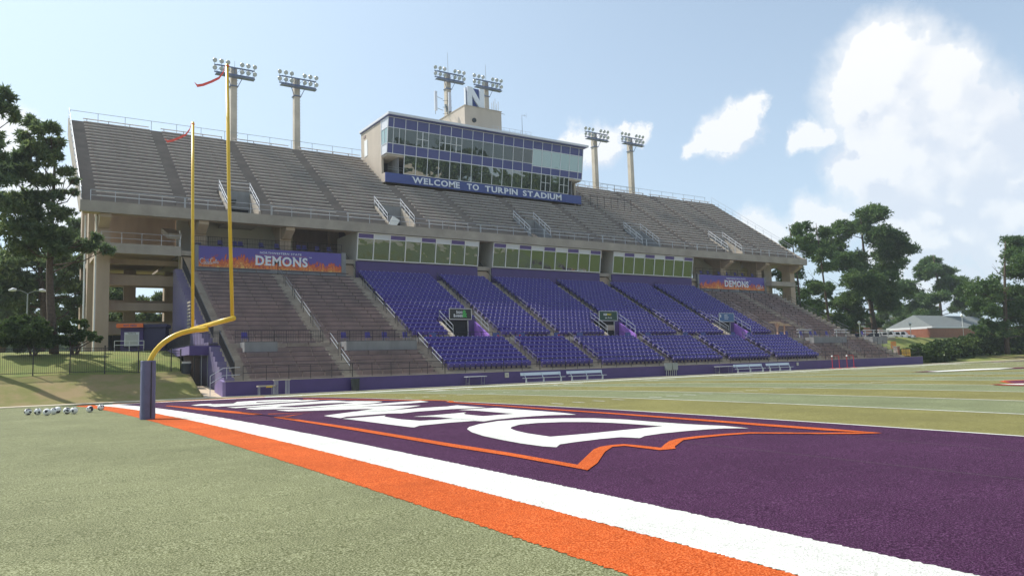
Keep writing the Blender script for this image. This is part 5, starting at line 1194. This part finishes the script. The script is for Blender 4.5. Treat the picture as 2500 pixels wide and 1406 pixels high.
def folding_table(x, y, w, d, h, label, topm='panel_white', legm='steel_grey'):
    o = thing('folding_table', label, 'table', (x, y, 0)); m = MB(); m.box(0, w, 0, d, h-.05, h); me = m.mesh('table_top', [M[topm]]); bevel(me, .02); link('table_top', me, o)
    for a in (.2, w-.2):
        m = MB(); m.tube([(a-.05, .08, 0), (a, .1, h-.05)], .016, 5); m.tube([(a-.05, d-.08, 0), (a, d-.1, h-.05)], .016, 5); m.tube([(a-.03, .09, .2), (a-.03, d-.09, .2)], .014, 5); put('leg', m, legm, o)
    return o
folding_table(26.7, 53.0, 1.9, .7, .78, 'white plastic folding table standing alone before the purple wall')
folding_table(57.5, 53.1, 2.4, .7, .80, 'low pale table butting against the third team bench')
o = thing('metal_frame_table', 'beige topped metal trestle with a yellow strap, left one before the near purple wall', 'trestle', (9.5, 53.0, 0))
m = MB(); m.box(0, 1.25, 0, .5, .62, .72); put('table_top', m, 'conc_lt', o)
for a in (.12, 1.1):
    m = MB(); m.tube([(a, .05, .62), (a, .05, .02), (a-.18, .05, .02)], .02, 5); m.tube([(a, .45, .62), (a, .45, .02), (a-.18, .45, .02)], .02, 5); put('leg', m, 'galv', o)
m = MB(); m.box(.55, 1.0, -.03, -.0, .56, .66); put('yellow_strap', m, 'yellow', o)
o = thing('metal_arch', 'tall grey metal frame with a beige top beside the trestle at the near purple wall', 'frame', (10.75, 53.1, 0))
m = MB(); m.box(-.1, 1.1, 0, .35, 1.03, 1.09); put('top_board', m, 'conc_lt', o)
for a in (.0, .18, .82, 1.0):
    m = MB(); m.tube([(a, .05, 1.03), (a, .05, .02), (a, .32, .02), (a, .32, 1.03)], .02, 5); put('leg', m, 'galv', o)
def bin_at(x, y, z, r, h, label, g=None):
    o = thing('trash_bin', label, 'bin', (x, y, z)); m = MB(); m.tube([(0, 0, 0), (0, 0, .03), (0, 0, h-.12), (0, 0, h-.1), (0, 0, h)], [r*.88, r*.9, r, r*1.06, r*1.04], 20); put('barrel', m, 'bin', o)
    return o
bin_at(17.0, 53.55, 0, .33, .98, 'dark grey trash barrel standing against the purple field wall')
b_ = bin_at(5.95, 59.6, 1.45, .36, 1.05, 'black trash bin with a pale bag by the timber edging below the walkway')
m = MB(); random.seed(2)
for k in range(9): a = k*.7; m.box(.2*math.cos(a)-.1, .2*math.cos(a)+.12, .2*math.sin(a)-.1, .2*math.sin(a)+.1, .96, 1.08+.06*(k % 3))
put('bag', m, 'offwhite', b_)
o = thing('electrical_cabinet', 'pair of grey electrical cabinets with conduits mounted on the purple wall', 'cabinet', (50.4, 53.98, .35))
for k in range(2):
    m = MB(); m.box(k*.86, k*.86+.78, -.3, 0, .25, .98); me = m.mesh('cabinet_box', [M['steel_grey']]); bevel(me, .015); cb = link('cabinet_box', me, o)
    m = MB(); m.box(k*.86+.05, k*.86+.73, -.32, -.301, .3, .93); put('door', m, 'steel_grey', cb)
for k in range(6):
    m = MB(); m.tube([(.1+k*.28, -.15, -.33), (.1+k*.28, -.15, .25)], .035, 6); put('conduit', m, 'galv', o)
for (x, z, w, h, l_) in ((31.0, .55, .38, .42, 'small beige box fixed on the purple wall left of the team benches'), (71.8, .55, .3, .35, 'small pale loudspeaker hanging on the purple wall right of the benches')):
    o = thing('wall_box', l_, 'box', (x, 53.99, z)); m = MB(); m.box(0, w, -.12, 0, 0, h); me = m.mesh('housing', [M['offwhite']]); bevel(me, .015); link('housing', me, o)
    m = MB(); m.box(w*.25, w*.75, -.125, -.1205, h*.3, h*.7); put('label_plate', m, 'steel_grey', o)
for i, x in enumerate((77.2, 80.2)):
    o = thing('red_frame', ['left red tube frame with a white ball of tape before the purple wall', 'right red tube frame before the purple wall'][i], 'frame', (x, 52.9, 0), 0, 'red tube frames')
    m = MB(); m.tube([(0, 0, .02), (0, 0, 1.45), (.1, 0, 1.55), (1.3, 0, 1.55), (1.4, 0, 1.45), (1.4, 0, .02)], .035, 6); put('tube_arch', m, 'red_paint', o)
    for a in (0, 1.4):
        m = MB(); m.tube([(a, -.35, .03), (a, .35, .03)], .03, 6); put('foot', m, 'red_paint', o)
    m = MB(); m.tube([(-.05, 0, 1.5), (.1, 0, 1.5)], .09, 8); put('tape_ball', m, 'white', o)
o = thing('barricade', 'ochre yellow crowd barricade standing on the end of the purple field wall', 'barricade', (99.0-1.6, 55.6, 1.1))
m = MB(); m.tube([(0, 0, 0), (0, 0, 1.0), (.08, 0, 1.06), (1.95, 0, 1.06), (2.0, 0, 1.0), (2.0, 0, 0)], .035, 6); m.tube([(0, 0, .15), (2, 0, .15)], .03, 5); put('frame', m, 'gold_paint', o)
for k in range(11):
    m = MB(); m.tube([(.16+k*.168, 0, .15), (.16+k*.168, 0, 1.06)], .02, 5); put('bar', m, 'gold_paint', o)
m = MB(); m.box(95.7, 99.5, 54.3, 58, .5, 1.09); pl('end_slab', m, 'stair')
o = thing('gate_pier', 'brown brick gate pier between the far end of the seating and the hedge', 'pier', (99.6, 57.6, .6))
m = MB(); m.box(-.3, .3, -.3, .3, 0, 1.9); put('core', m, 'mortar', o)
bk = MB(); bk.box(0, .2, 0, .09, 0, .065); bkm = bk.mesh('brick', [M['brick']])
for r_ in range(24):
    for k in range(3): link('brick', bkm, o, (-.31+k*.21+(.1 if r_ % 2 else 0)-(.1 if k == 2 and r_ % 2 else 0), -.31-.0, .02+r_*.078))
m = MB(); m.box(-.36, .36, -.36, .36, 1.9, 2.0); put('cap', m, 'conc_lt', o)
m = MB(); 
for k in range(14): m.box(100.2+k*.15, 100.22+k*.15, 57.6, 57.62, .7, 2.1)
o = thing('canopy_stand', 'small cream canopy on bare timber posts standing on the far cross aisle', 'canopy', (77.1, 60.3, 3.97))
for (x, y) in ((0, 0), (1.7, .2)):
    m = MB(); m.box(x-.07, x+.07, y-.07, y+.07, 0, 1.75 if x else 2.0); put('post', m, 'pinky', o)
m = MB(); m.bar((0, 0, 1.1), (-.6, -.1, 1.95), .07, .07); m.bar((0, 0, 1.1), (.6, .1, 1.9), .07, .07); put('brace', m, 'pinky', o)
m = MB(); n_ = 6
for i in range(n_):
    for j in range(3):
        def P(i, j): return (-.8+i*3.2/n_, -.7+j*.5+.05*(i % 2), 2.12-i*.085+.07*math.sin(i*1.9+j))
        m.face([P(i, j), P(i+1, j), P(i+1, j+1), P(i, j+1)])
put('canvas_top', m, 'canvas', o)
for i, (x, l_) in enumerate(((82.1, 'low white plank bench on the cross aisle above the left part of the far platform'), (90.4, 'high white plank bench between the two far platforms'), (97.3, 'white plank bench by the lamp post at the end of the cross aisle'), (101.0, 'outermost white plank bench at the far end of the stand'))):
    o = thing('plank_bench', l_, 'bench', (x, 60.8, 3.97 if x < 95 else 3.9), 0, 'white plank benches on the cross aisle')
    for z in (.75, 1.12):
        m = MB(); m.box(0, 2.9, 0, .28, z, z+.07); put('plank', m, 'panel_white', o)
    for a in (.3, 2.5):
        m = MB(); m.box(a, a+.06, .05, .2, 0, 1.12); put('leg', m, 'steel_grey', o)
m = MB(); m.box(95.7, 104.2, 60.2, 62.4, 3.6, 3.9); pl('end_landing', m, 'stair')
o = thing('safety_net_panel', 'small patch of orange plastic fencing behind the far end of the stand', 'fence panel', (105.9, 62, 2.3))
m = MB()
for k in range(9): m.box(k*.17, k*.17+.06, 0, .02, 0, 1.1)
for k in range(7): m.box(0, 1.45, .021, .035, k*.17, k*.17+.06)
put('net', m, 'orange_paint', o)

# ================= left bank: fence, shrubs, ticket booth, columns of lamps =================
fo = thing('iron_fence', 'black iron picket fence along the grass bank at the left', 'fence', (0, 60, 1.9))
px_ = [-8.3, -6.1, -3.87, -1.66, .52, 2.72, 4.96, 5.63]
def fz(x): return 1.96-max(0, x-1)*.07
for x in px_:
    m = MB(); z = fz(x)-1.9; m.box(x-.04, x+.04, -.04, .04, z-.3, z+1.93); m.box(x-.055, x+.055, -.055, .055, z+1.93, z+1.97); put('fence_post', m, 'black', fo)
for a, b_ in zip(px_, px_[1:]):
    z0, z1 = fz(a)-1.9, fz(b_)-1.9; m = MB()
    for hh in (.12, 1.62, 1.80): m.bar((a+.04, 0, z0+hh), (b_-.04, 0, z1+hh), .035, .035)
    put('fence_rail', m, 'black', fo)
    m = MB(); n = max(2, int((b_-a)/.112))
    for k in range(1, n):
        x = a+(b_-a)*k/n; z = z0+(z1-z0)*k/n; m.box(x-.009, x+.009, -.009, .009, z+.04, z+1.84)
    put('pickets', m, 'black', fo, kind='stuff')
M['sign_navy'] = mat('dark navy purple paint', (.035, .03, .085), .6)
tb = thing('ticket_booth', 'small purple ticket booth with orange roof edge and closed shutter', 'booth', (4.35, 69.6, 3.8), R(-18))
m = MB(); m.box(-1.75, 0, 0, 2.3, 0, 2.02); put('walls', m, 'wall_purple', tb)
m = MB(); m.box(.003, 1.7, .25, 2.3, 0, 2.0); put('side_wing', m, 'sign_navy', tb)
m = MB(); m.box(-1.95, .06, -.35, 2.4, 2.02, 2.32); m.box(.062, 1.85, .1, 2.4, 2.02, 2.3); put('roof', m, 'sign_navy', tb)
m = MB(); m.box(-2.0, .061, -.38, -.352, 2.0, 2.34); m.box(-2.02, -1.952, -.36, 2.4, 2.0, 2.34); put('roof_fascia', m, 'orange_paint', tb)
letters(tb, 'BUY HERE', -1.45, -.45, -.381, 2.09, .16, 'panel_blue', .01, .03, join=True, name='fascia_lettering')
m = MB(); m.box(-1.45, -.3, -.05, .0, .45, 1.62); put('window_surround', m, 'panel_white', tb)
m = MB(); m.box(-1.37, -.38, -.07, -.051, .53, 1.42)
for k in range(10): m.box(-1.37, -.38, -.082, -.071, .55+k*.087, .6+k*.087)
put('roller_shutter', m, 'shutter', tb)
letters(tb, 'TICKETS', -1.2, -.55, -.051, 1.46, .12, 'bin', .01, .03, join=True, name='window_lettering')
m = MB(); m.box(-1.5, -.25, -.2, 0, .36, .42); put('counter', m, 'bin', tb)
rt = thing('booth_rail', 'low grey queue rail in front of the purple ticket booth', 'railing', (2.6, 68.0, 3.7))
m = MB()
for hh in (.55, .9): m.tube([(-.6, 0, hh), (1.6, 0, hh)], .025, 5)
for a in (-.6, .5, 1.6): m.tube([(a, 0, 0), (a, 0, .9)], .025, 5)
put('pipe_rail', m, 'galv', rt)
o = thing('wall_doors', 'dark double doors in the column base behind the ticket booth', 'doors', (3.1, 87.4, 3.95))
for k in range(2):
    m = MB(); m.box(k*.85, k*.85+.82, 0, .06, 0, 2.3); put('door_leaf', m, 'bin', o)
def lamp_post(x, y, z, h, label, double=False):
    o = thing('street_lamp', label, 'lamp post', (x, y, z))
    m = MB(); m.tube([(0, 0, 0), (0, 0, h)], [.08, .05], 8); put('pole', m, 'steel_grey' if double else 'white', o)
    if double:
        for s in (-1, 1):
            m = MB(); m.tube([(0, 0, h), (s*.5, 0, h+.25), (s*1.0, 0, h+.3)], .03, 6); put('arm', m, 'steel_grey', o)
            m = MB(); m.tube([(s*.85, 0, h+.32), (s*1.1, 0, h+.34), (s*1.45, 0, h+.26)], [.1, .16, .06], 8); put('lamp_head', m, 'panel_white', o)
    else:
        m = MB(); m.tube([(0, 0, h), (0, 0, h+.1), (0, 0, h+.35), (0, 0, h+.6), (0, 0, h+.75)], [.1, .18, .32, .22, .05], 12); put('globe', m, 'white', o, smooth=True)
    return o
lamp_post(-3.9, 78, 3.9, 5.4, 'double armed grey street lamp among the pines on the left', True)
lamp_post(133.5, 84, 4.1, 3.3, 'white globe lamp post above the far end of the seating')
lamp_post(151.4, 83.8, 4.4, 2.8, 'white globe lamp post beside the parked white vehicles')
lamp_post(173.5, 84, 4.4, 4.8, 'white globe lamp post in front of the grey roofed building')

# ================= foliage =================
def tufts(name, clumps, mn, parent, org, tuft=.32, spikes=7, wid=.16, dens=9., seed=1, flat=.75, mx=26000, leaf=False):
    rg = np.random.default_rng(seed); C_ = []; 
    for (x, y, z, r) in clumps:
        yj = y+rg.normal()*r*.9
        nsub = int(9+min(r, 4)*4) if not leaf else max(8, int(r*12))
        d = rg.normal(size=(nsub, 3)); d /= np.linalg.norm(d, axis=1)[:, None]
        cen = np.array([x, yj, z])+d*(rg.random((nsub, 1))**.5)*r*np.array([1.05, 1.1, flat])
        sr = r*(.20+.26*rg.random(nsub))
        n = (dens*sr**2*9).astype(int)+6
        for c_, s_, k in zip(cen, sr, n):
            e = rg.normal(size=(k, 3))
            if leaf: e /= np.linalg.norm(e, axis=1)[:, None]; q_ = e*s_*(rg.random((k, 1))**.4)*np.array([1, 1, .62])
            else: q_ = e*s_*np.array([.62, .62, .30]); q_[:, 2] -= .25*np.linalg.norm(q_[:, :2], axis=1)
            C_.append(np.concatenate([c_+q_, e], 1))
    C_ = np.concatenate(C_)
    if len(C_) > mx: C_ = C_[rg.permutation(len(C_))[:mx]]
    n = len(C_); c = C_[:, :3]; e = C_[:, 3:]+np.array([0, 0, .45]); e /= np.linalg.norm(e, axis=1)[:, None]
    V = []
    for k in range(spikes):
        d = e*.8+rg.normal(size=(n, 3))*.75; d /= np.linalg.norm(d, axis=1)[:, None]
        s = np.cross(d, rg.normal(size=(n, 3))); s /= np.linalg.norm(s, axis=1)[:, None]
        l = tuft*(.6+.7*rg.random((n, 1))); w = l*wid
        if leaf: V += [c-s*w, c+s*w, c+d*l+s*w*.8, c+d*l-s*w*.8]
        else: V += [c-s*w, c+s*w, c+d*l]
    q = 4 if leaf else 3
    V = np.stack(V, 1).reshape(n, spikes, q, 3).reshape(-1, 3)-np.array(org)
    nf = n*spikes; me = bpy.data.meshes.new(name); me.vertices.add(len(V)); me.vertices.foreach_set('co', V.astype(np.float32).ravel())
    me.loops.add(nf*q); me.loops.foreach_set('vertex_index', np.arange(nf*q, dtype=np.int32)); me.polygons.add(nf); me.polygons.foreach_set('loop_start', np.arange(0, nf*q, q, dtype=np.int32))
    me.materials.append(M[mn]); me.update(calc_edges=True); return link(name, me, parent)
def tree(label, base, top, clumps, r0=.35, tuft=.32, dens=9., mn='needles', seed=1, lean=None, group=None, name='pine_tree', nlimb=14, cat='tree', spikes=6, wid=.2, mx=26000):
    o = thing(name, label, cat, base, 0, group); random.seed(seed)
    H_ = top-base[2]; cl = sorted(clumps, key=lambda c_: c_[2])
    cxm = sum(c_[0]*c_[3] for c_ in clumps)/sum(c_[3] for c_ in clumps) if lean is None else lean
    path = []
    for k in range(9):
        t = k/8; path.append(((cxm-base[0])*t**1.3*.7+.25*math.sin(t*5+seed), .2*math.sin(t*4+seed*2), H_*.9*t))
    m = MB(); m.tube(path, [r0*(1-.85*k/8) for k in range(9)], 9); put('trunk', m, 'bark', o, smooth=True)
    def at_h(z):
        t = max(0, min(1, z/(H_*.9))); k = min(7, int(t*8)); f_ = t*8-k; return Vector(path[k]).lerp(Vector(path[k+1]), f_)
    m = MB()
    for c_ in random.sample(clumps, min(len(clumps), nlimb+8)):
        e = Vector((c_[0]-base[0], c_[1]-base[1]+random.uniform(-1, 1), c_[2]-base[2])); s = at_h(max(.12*H_, e.z-random.uniform(.8, 2.6)))
        if (e-s).length > 14: continue
        mid = s.lerp(e, .55)+Vector((random.uniform(-.3, .3), random.uniform(-.3, .3), -.35)); rr_ = r0*.27*(1-.5*e.z/H_)
        m.tube([s, mid, e], [rr_, rr_*.65, rr_*.25], 5)
        for q in range(3):
            a = mid.lerp(e, random.uniform(0, .9)); b2 = e+Vector((random.uniform(-1, 1), random.uniform(-1, 1), random.uniform(-.6, .8)))*c_[3]*.8; m.tube([a, b2], [rr_*.35, rr_*.1], 4)
    put('limbs', m, 'bark', o)
    tufts('crown', clumps, mn, o, base, tuft, spikes, wid, dens, seed, mx=mx); return o
TR = DATA['trees']
tree('large pine with long drooping branches in front of the left end of the stand', (-2.3, 67.5, 3.6), 22.5, TR['left_main'], .36, .34, 20, seed=3, lean=-3.2, nlimb=26, mx=40000)
tree('pine at the extreme left edge of the photo, its top showing above the others', (-7.6, 63, 3.0), 24.5, TR['left_edge'], .38, .36, 14, seed=5, lean=-7, mx=22000)
tree('dark pine behind the double street lamp at the left', (-2.3, 90, 3.9), 19, TR['left_low'], .45, .45, 9, seed=6, mx=26000)
tree('dark pine standing behind the left end columns', (-6.0, 104, 4), 24, TR['left_back'], .4, .55, 6, seed=7, mx=20000)
tree('pine seen through the openings of the left end frame', (7.5, 112, 4), 19, TR['gap_a'], .35, .6, 7, seed=9, mx=14000)
tree('thin pine just right of the upper deck end, sky showing through', (112.5, 82, 4.1), 27.5, [[c_[0], c_[1], c_[2], c_[3]*1.12] for c_ in TR['r_thin_a']], .3, .42, 10, 'needles_r', seed=11, mx=20000)
tree('second thin pine right of the upper deck, slightly taller', (124, 84, 4.1), 29, [[c_[0], c_[1], c_[2], c_[3]*1.12] for c_ in TR['r_thin_b']], .3, .42, 10, 'needles_r', seed=13, mx=20000)
tree('tallest dense pine right of the stand', (145, 88, 4.2), 34, [[c_[0], c_[1], c_[2], c_[3]*1.18] for c_ in TR['r_big']], .6, .52, 9, 'needles_r', seed=15, nlimb=22, mx=70000)
tree('rounded pine between the tallest pine and the right edge', (208, 106, 4.3), 31, [[c_[0], c_[1], c_[2], c_[3]*1.22] for c_ in TR['r_third']], .55, .62, 6.5, 'needles_r', seed=17, mx=60000)
tree('broad pine at the right edge shading the hedge and brown bank', (138.2, 60, .9), 22.8, [[c_[0], c_[1], c_[2], c_[3]*1.25] for c_ in TR['r_near']], .45, .42, 10, 'needles_r', seed=19, nlimb=24, mx=60000)
tree('low yellow green tree behind the far end of the seating', (141, 96, 4.2), 12, [[138, 96, 7.5, 2.6], [141.5, 97, 8.2, 2.8], [144, 95, 7, 2.2], [136, 96, 6, 1.8]], .2, .5, 5, 'lime', seed=21, name='broadleaf_tree')
tree('dark low tree behind the parked vehicles', (215, 122, 4.3), 15, [[c_[0], c_[1], c_[2], c_[3]] for c_ in TR['r_low']], .4, .8, 3, 'needles', seed=23, name='broadleaf_tree', mx=9000)
# shrubs
def shrub(label, base, lobes, seed, stems):
    o = thing('shrub', label, 'shrub', base); random.seed(seed); m = MB()
    for k in range(stems):
        a = 2*math.pi*k/stems; c_ = lobes[k % len(lobes)]; e = Vector((c_[0]-base[0], c_[1]-base[1], c_[2]-base[2]))
        m.tube([(.12*math.cos(a), .12*math.sin(a), -.1), (.35*math.cos(a), .3*math.sin(a), .5), tuple(e*.7+Vector((0, 0, .2)))], [.1, .07, .03], 6)
    put('stems', m, 'bark', o); tufts('crown', lobes, 'leaves', o, base, .14, 5, .32, 60, seed, flat=.85, mx=40000, leaf=True); return o
shrub('big rounded dark green shrub, left one of the two on the bank', (-3.7, 66, 3.45), [[-4.2, 66, 5.2, 1.45], [-5.1, 66, 4.9, 1.05], [-3.25, 66, 5.0, 1.05], [-4.7, 66, 5.85, .85], [-3.6, 66, 5.85, .8], [-5.6, 66, 4.6, .65], [-2.8, 66, 4.7, .65], [-4.2, 65.3, 4.6, .95], [-4.2, 65.2, 5.4, 1.1], [-5.0, 65.4, 4.4, .7], [-3.3, 65.4, 4.4, .7]], 31, 5)
shrub('open irregular shrub right of the big rounded one on the bank', (-.95, 66.3, 3.45), [[-1.2, 66.3, 5.5, .8], [-.7, 66.3, 5.7, .6], [-1.5, 66.3, 4.9, .75], [-.4, 66.3, 5.0, .6], [.35, 66.3, 4.85, .42], [.75, 66.3, 4.75, .32], [-1.9, 66.3, 4.6, .5], [-1.0, 66.3, 4.4, .6]], 33, 6)
# hedge
hd = thing('hedge', 'long dark clipped hedge climbing the bank at the right', 'hedge', (120, 62, 2)); hc = []
hp = [(104.0, 58.5, 2.28, 0.5), (106.3, 58.5, 2.67, 0.2), (108.6, 59, 2.8, 0), (111.1, 59.5, 2.96, 0), (114, 60, 3.1, 0), (116.6, 60.5, 3.27, 0), (120, 61.2, 3.5, 0), (123.5, 62, 3.75, 0), (127, 62.7, 3.95, 0), (130.6, 63.5, 4.19, 0.17), (134.3, 64.2, 4.5, .4), (138.1, 65, 4.81, 0.62), (142.5, 66, 5.1, .8), (147.1, 67, 5.35, 0.95), (151, 67.5, 5.5, 1.1), (154.2, 68, 5.72, 1.17), (158.5, 68.7, 5.85, 1.3), (162.8, 69.5, 5.98, 1.4), (167, 70.2, 6.1, 1.5), (171.9, 71, 6.25, 1.65)]
for (x, y, zt_, zb_) in hp:
    r = 1.15
    k = 0
    while zt_-r*.8-k*1.1 > zb_-.2: hc.append([x+(.6 if k % 2 else 0), y-.35*k, zt_-r*.8-k*1.1, r+.25*k*0+.15]); hc.append([x+1.6, y-.35*k, zt_-r*.85-k*1.1, r]); k += 1
tufts('hedge_leaves', hc, 'leaves', hd, (120, 62, 2), .26, 4, .34, 22, 41, flat=.8, mx=60000, leaf=True)
# ================= vehicles =================
def suv(label, loc, rot, paint, low=False):
    o = thing('parked_car', label, 'car', loc, rot); L, Wd, Hh = (4.9, 1.95, 1.85) if not low else (4.5, 1.8, 1.42)
    hb = .95 if not low else .78
    prof = [(0, .38), (0, hb*.9), (.12, hb), (L*.24, hb+.08), (L*.36, Hh-.05), (L*.42, Hh), (L*(.93 if not low else .72), Hh-.02), (L*(.985 if not low else .88), hb+.15), (L, hb), (L, .38)]
    m = MB(); body = [p for p in prof if p[1] <= hb+.16]
    m.prism([(y, z) for y, z in [(0, .32), (0, hb*.86), (.15, hb-.02), (L*.24, hb+.07), (L*.985, hb+.1), (L, hb), (L, .32)]], -Wd/2, Wd/2)
    me = m.mesh('body', [M[paint]]); bevel(me, .07, 2); link('body', me, o)
    cab = [(L*.25, hb+.06), (L*.37, Hh-.02), (L*.43, Hh+.01), (L*(.92 if not low else .70), Hh), (L*(.97 if not low else .88), hb+.08)]
    m = MB(); m.prism(cab, -Wd/2+.12, Wd/2-.12); me = m.mesh('cabin', [M[paint]]); bevel(me, .05, 2); link('cabin', me, o)
    m = MB(); m.face([(-Wd/2+.22, L*.262-.01, hb+.12), (Wd/2-.22, L*.262-.01, hb+.12), (Wd/2-.28, L*.362-.01, Hh-.1), (-Wd/2+.28, L*.362-.01, Hh-.1)]); put('windscreen', m, 'glass_car', o)
    for s in (-1, 1):
        for (a, b_) in ((.33, .52), (.54, .74)) + (((.76, .93),) if not low else ()):
            m = MB(); xx = s*(Wd/2-.115); m.face([(xx, L*a, hb+.14), (xx, L*b_, hb+.14), (xx, L*(b_-.02), Hh-.14), (xx, L*(a+.05), Hh-.14)]); put('side_window', m, 'glass_car', o)
        m = MB(); m.box(s*Wd*.36-.17, s*Wd*.36+.17, -.03, .05, hb*.66, hb*.84); put('headlight', m, 'lamp_glass', o)
        m = MB(); m.box(s*(Wd/2+.12)-.1, s*(Wd/2+.12)+.1, L*.3, L*.3+.12, hb+.1, hb+.3); put('mirror', m, paint, o)
        for y in (L*.19, L*.8):
            m = MB(); m.tube([(s*(Wd/2-.22), y, .36), (s*(Wd/2+.01), y, .36)], .36, 16, 0); m.tube([(s*(Wd/2+.0), y, .36), (s*(Wd/2+.02), y, .36)], .2, 12, 1); put('wheel', m, ['tyre', 'chrome'], o)
    m = MB(); m.box(-Wd*.24, Wd*.24, -.035, .04, hb*.62, hb*.82); put('grille', m, 'bin', o); m = MB(); m.box(-Wd*.46, Wd*.46, -.07, .05, .36, .52); put('bumper', m, paint, o)
    return o
suv('white parked off-road vehicle, left one of the two behind the hedge', (151.2, 85.5, 4.45), R(20), 'car_white')
suv('white parked off-road vehicle at the corner of the brick wall', (157.0, 86.0, 4.45), R(20), 'car_white')
suv('dark blue parked car left of the white vehicles', (145.8, 85.6, 4.45), R(25), 'car_blue', True)
suv('blue parked car mostly hidden by the tallest pine trunk', (141.6, 87.0, 4.45), R(22), 'car_blue', True)
# ================= brick buildings =================
bb = thing('brick_building', 'low brick building with grey shingle roof behind the hedge', 'building', (184, 93, 4.2))
m = MB(); m.box(-7, 26, 0, 10, 0, 3.0); put('wall', m, 'brick', bb)
m = MB(); m.box(-7.6, 26.6, -.7, 10.6, 3.0, 3.5); put('eaves', m, 'white', bb)
m = MB(); m.hexa([(-7.6, -.7, 3.51), (26.6, -.7, 3.51), (26.6, 10.6, 3.51), (-7.6, 10.6, 3.51), (-5, 4.9, 6.5), (24, 4.9, 6.5), (24, 5, 6.5), (-5, 5, 6.5)]); put('roof', m, 'shingle', bb)
m = MB(); m.box(19, 21, -.04, -.001, 1, 3.0); put('window', m, 'glass_car', bb)
bw = thing('brick_wall', 'red brick yard wall with pale coping in front of the shingle roofed building', 'wall', (159.4, 84, 4.2))
m = MB(); m.box(0, 17.8, 0, .4, 0, 2.45); m.box(17.4, 17.8, .4, 8, 0, 2.45); m.box(0, .4, .4, 8, 0, 2.45); put('wall_face', m, 'brick', bw); m = MB(); m.box(-.1, 17.9, -.1, .5, 2.45, 2.62); put('coping', m, 'conc_lt', bw)
m = MB()
for k in range(30): m.box(-.0, 17.801, -.006, -.001, .08*k+.06, .08*k+.07)
put('mortar_joints', m, 'mortar', bw, kind='stuff')
fb = thing('school_building', 'distant two storey brick and glass building seen between the pines', 'building', (228, 150, 4.3))
m = MB(); m.box(0, 60, 0, 12, 0, 6.6); put('wall', m, 'brick', fb)
m = MB(); m.box(-1, 61, -1, 13, 10.3, 11.2); put('roof', m, 'panel_white', fb); m = MB(); m.box(0, 60, .2, 12, 6.61, 10.29); put('upper_wall', m, 'offwhite', fb)
for k in range(15):
    m = MB(); m.box(1+k*4, 3.6+k*4, .1, .19, 7.2, 9.6); w_ = put('window', m, 'glass_car', fb); m = MB(); m.box(2.25+k*4, 2.35+k*4, .02, .095, 7.2, 9.6); put('frame', m, 'white', w_)
# ---- the far side of the field, unseen; stand and woods raised for the glass reflections ----
vs = thing('mirrored_stand', 'unseen plain tan stand opposite, raised to be mirrored in the press box glass', 'grandstand', (50, -24, 0))
m = MB()
for k in range(27): m.box(-45, 60, -k*.8-.8, -k*.8, 0, 1.2+k*.98)
put('terrace', m, 'stucco', vs)
bt = bpy.data.objects.new('distant_woods', None)
hcl = []
rg_ = random.Random(5)
for k in range(46): hcl.append([-70+k*7+rg_.uniform(-2, 2), -62+rg_.uniform(-6, 6), 24+rg_.uniform(0, 8), 7])  # unseen woods behind the stand, raised for the press box reflection
for k in range(60):
    hcl.append([-160+k*9, 215+rg_.uniform(-12, 12), 9+rg_.uniform(-1, 3), 7.])
dw = tufts('distant_woods', hcl, 'needles', None, (0, 0, 0), 2.2, 3, .35, .22, 51, mx=26000); dw['kind'] = 'stuff'; tag(dw, 'dark belt of woods around the stadium, raised on the unseen side for the glass reflections', 'woods')
bpy.data.objects.remove(bt)

# ================= summer haze =================
hzm = bpy.data.materials.new('haze'); hzm.use_nodes = True; t = hzm.node_tree; t.nodes.clear()
ho = N(t, 'ShaderNodeOutputMaterial'); pv = N(t, 'ShaderNodeVolumePrincipled'); pv.inputs['Density'].default_value = .0003; pv.inputs['Color'].default_value = (.85, .92, 1, 1); pv.inputs['Anisotropy'].default_value = .2
t.links.new(pv.outputs[0], ho.inputs['Volume'])
m = MB(); m.box(-330, 560, -280, 660, -1.3, 50.5); hb = m.mesh('haze', [hzm]); link('haze', hb, None, kind='stuff')
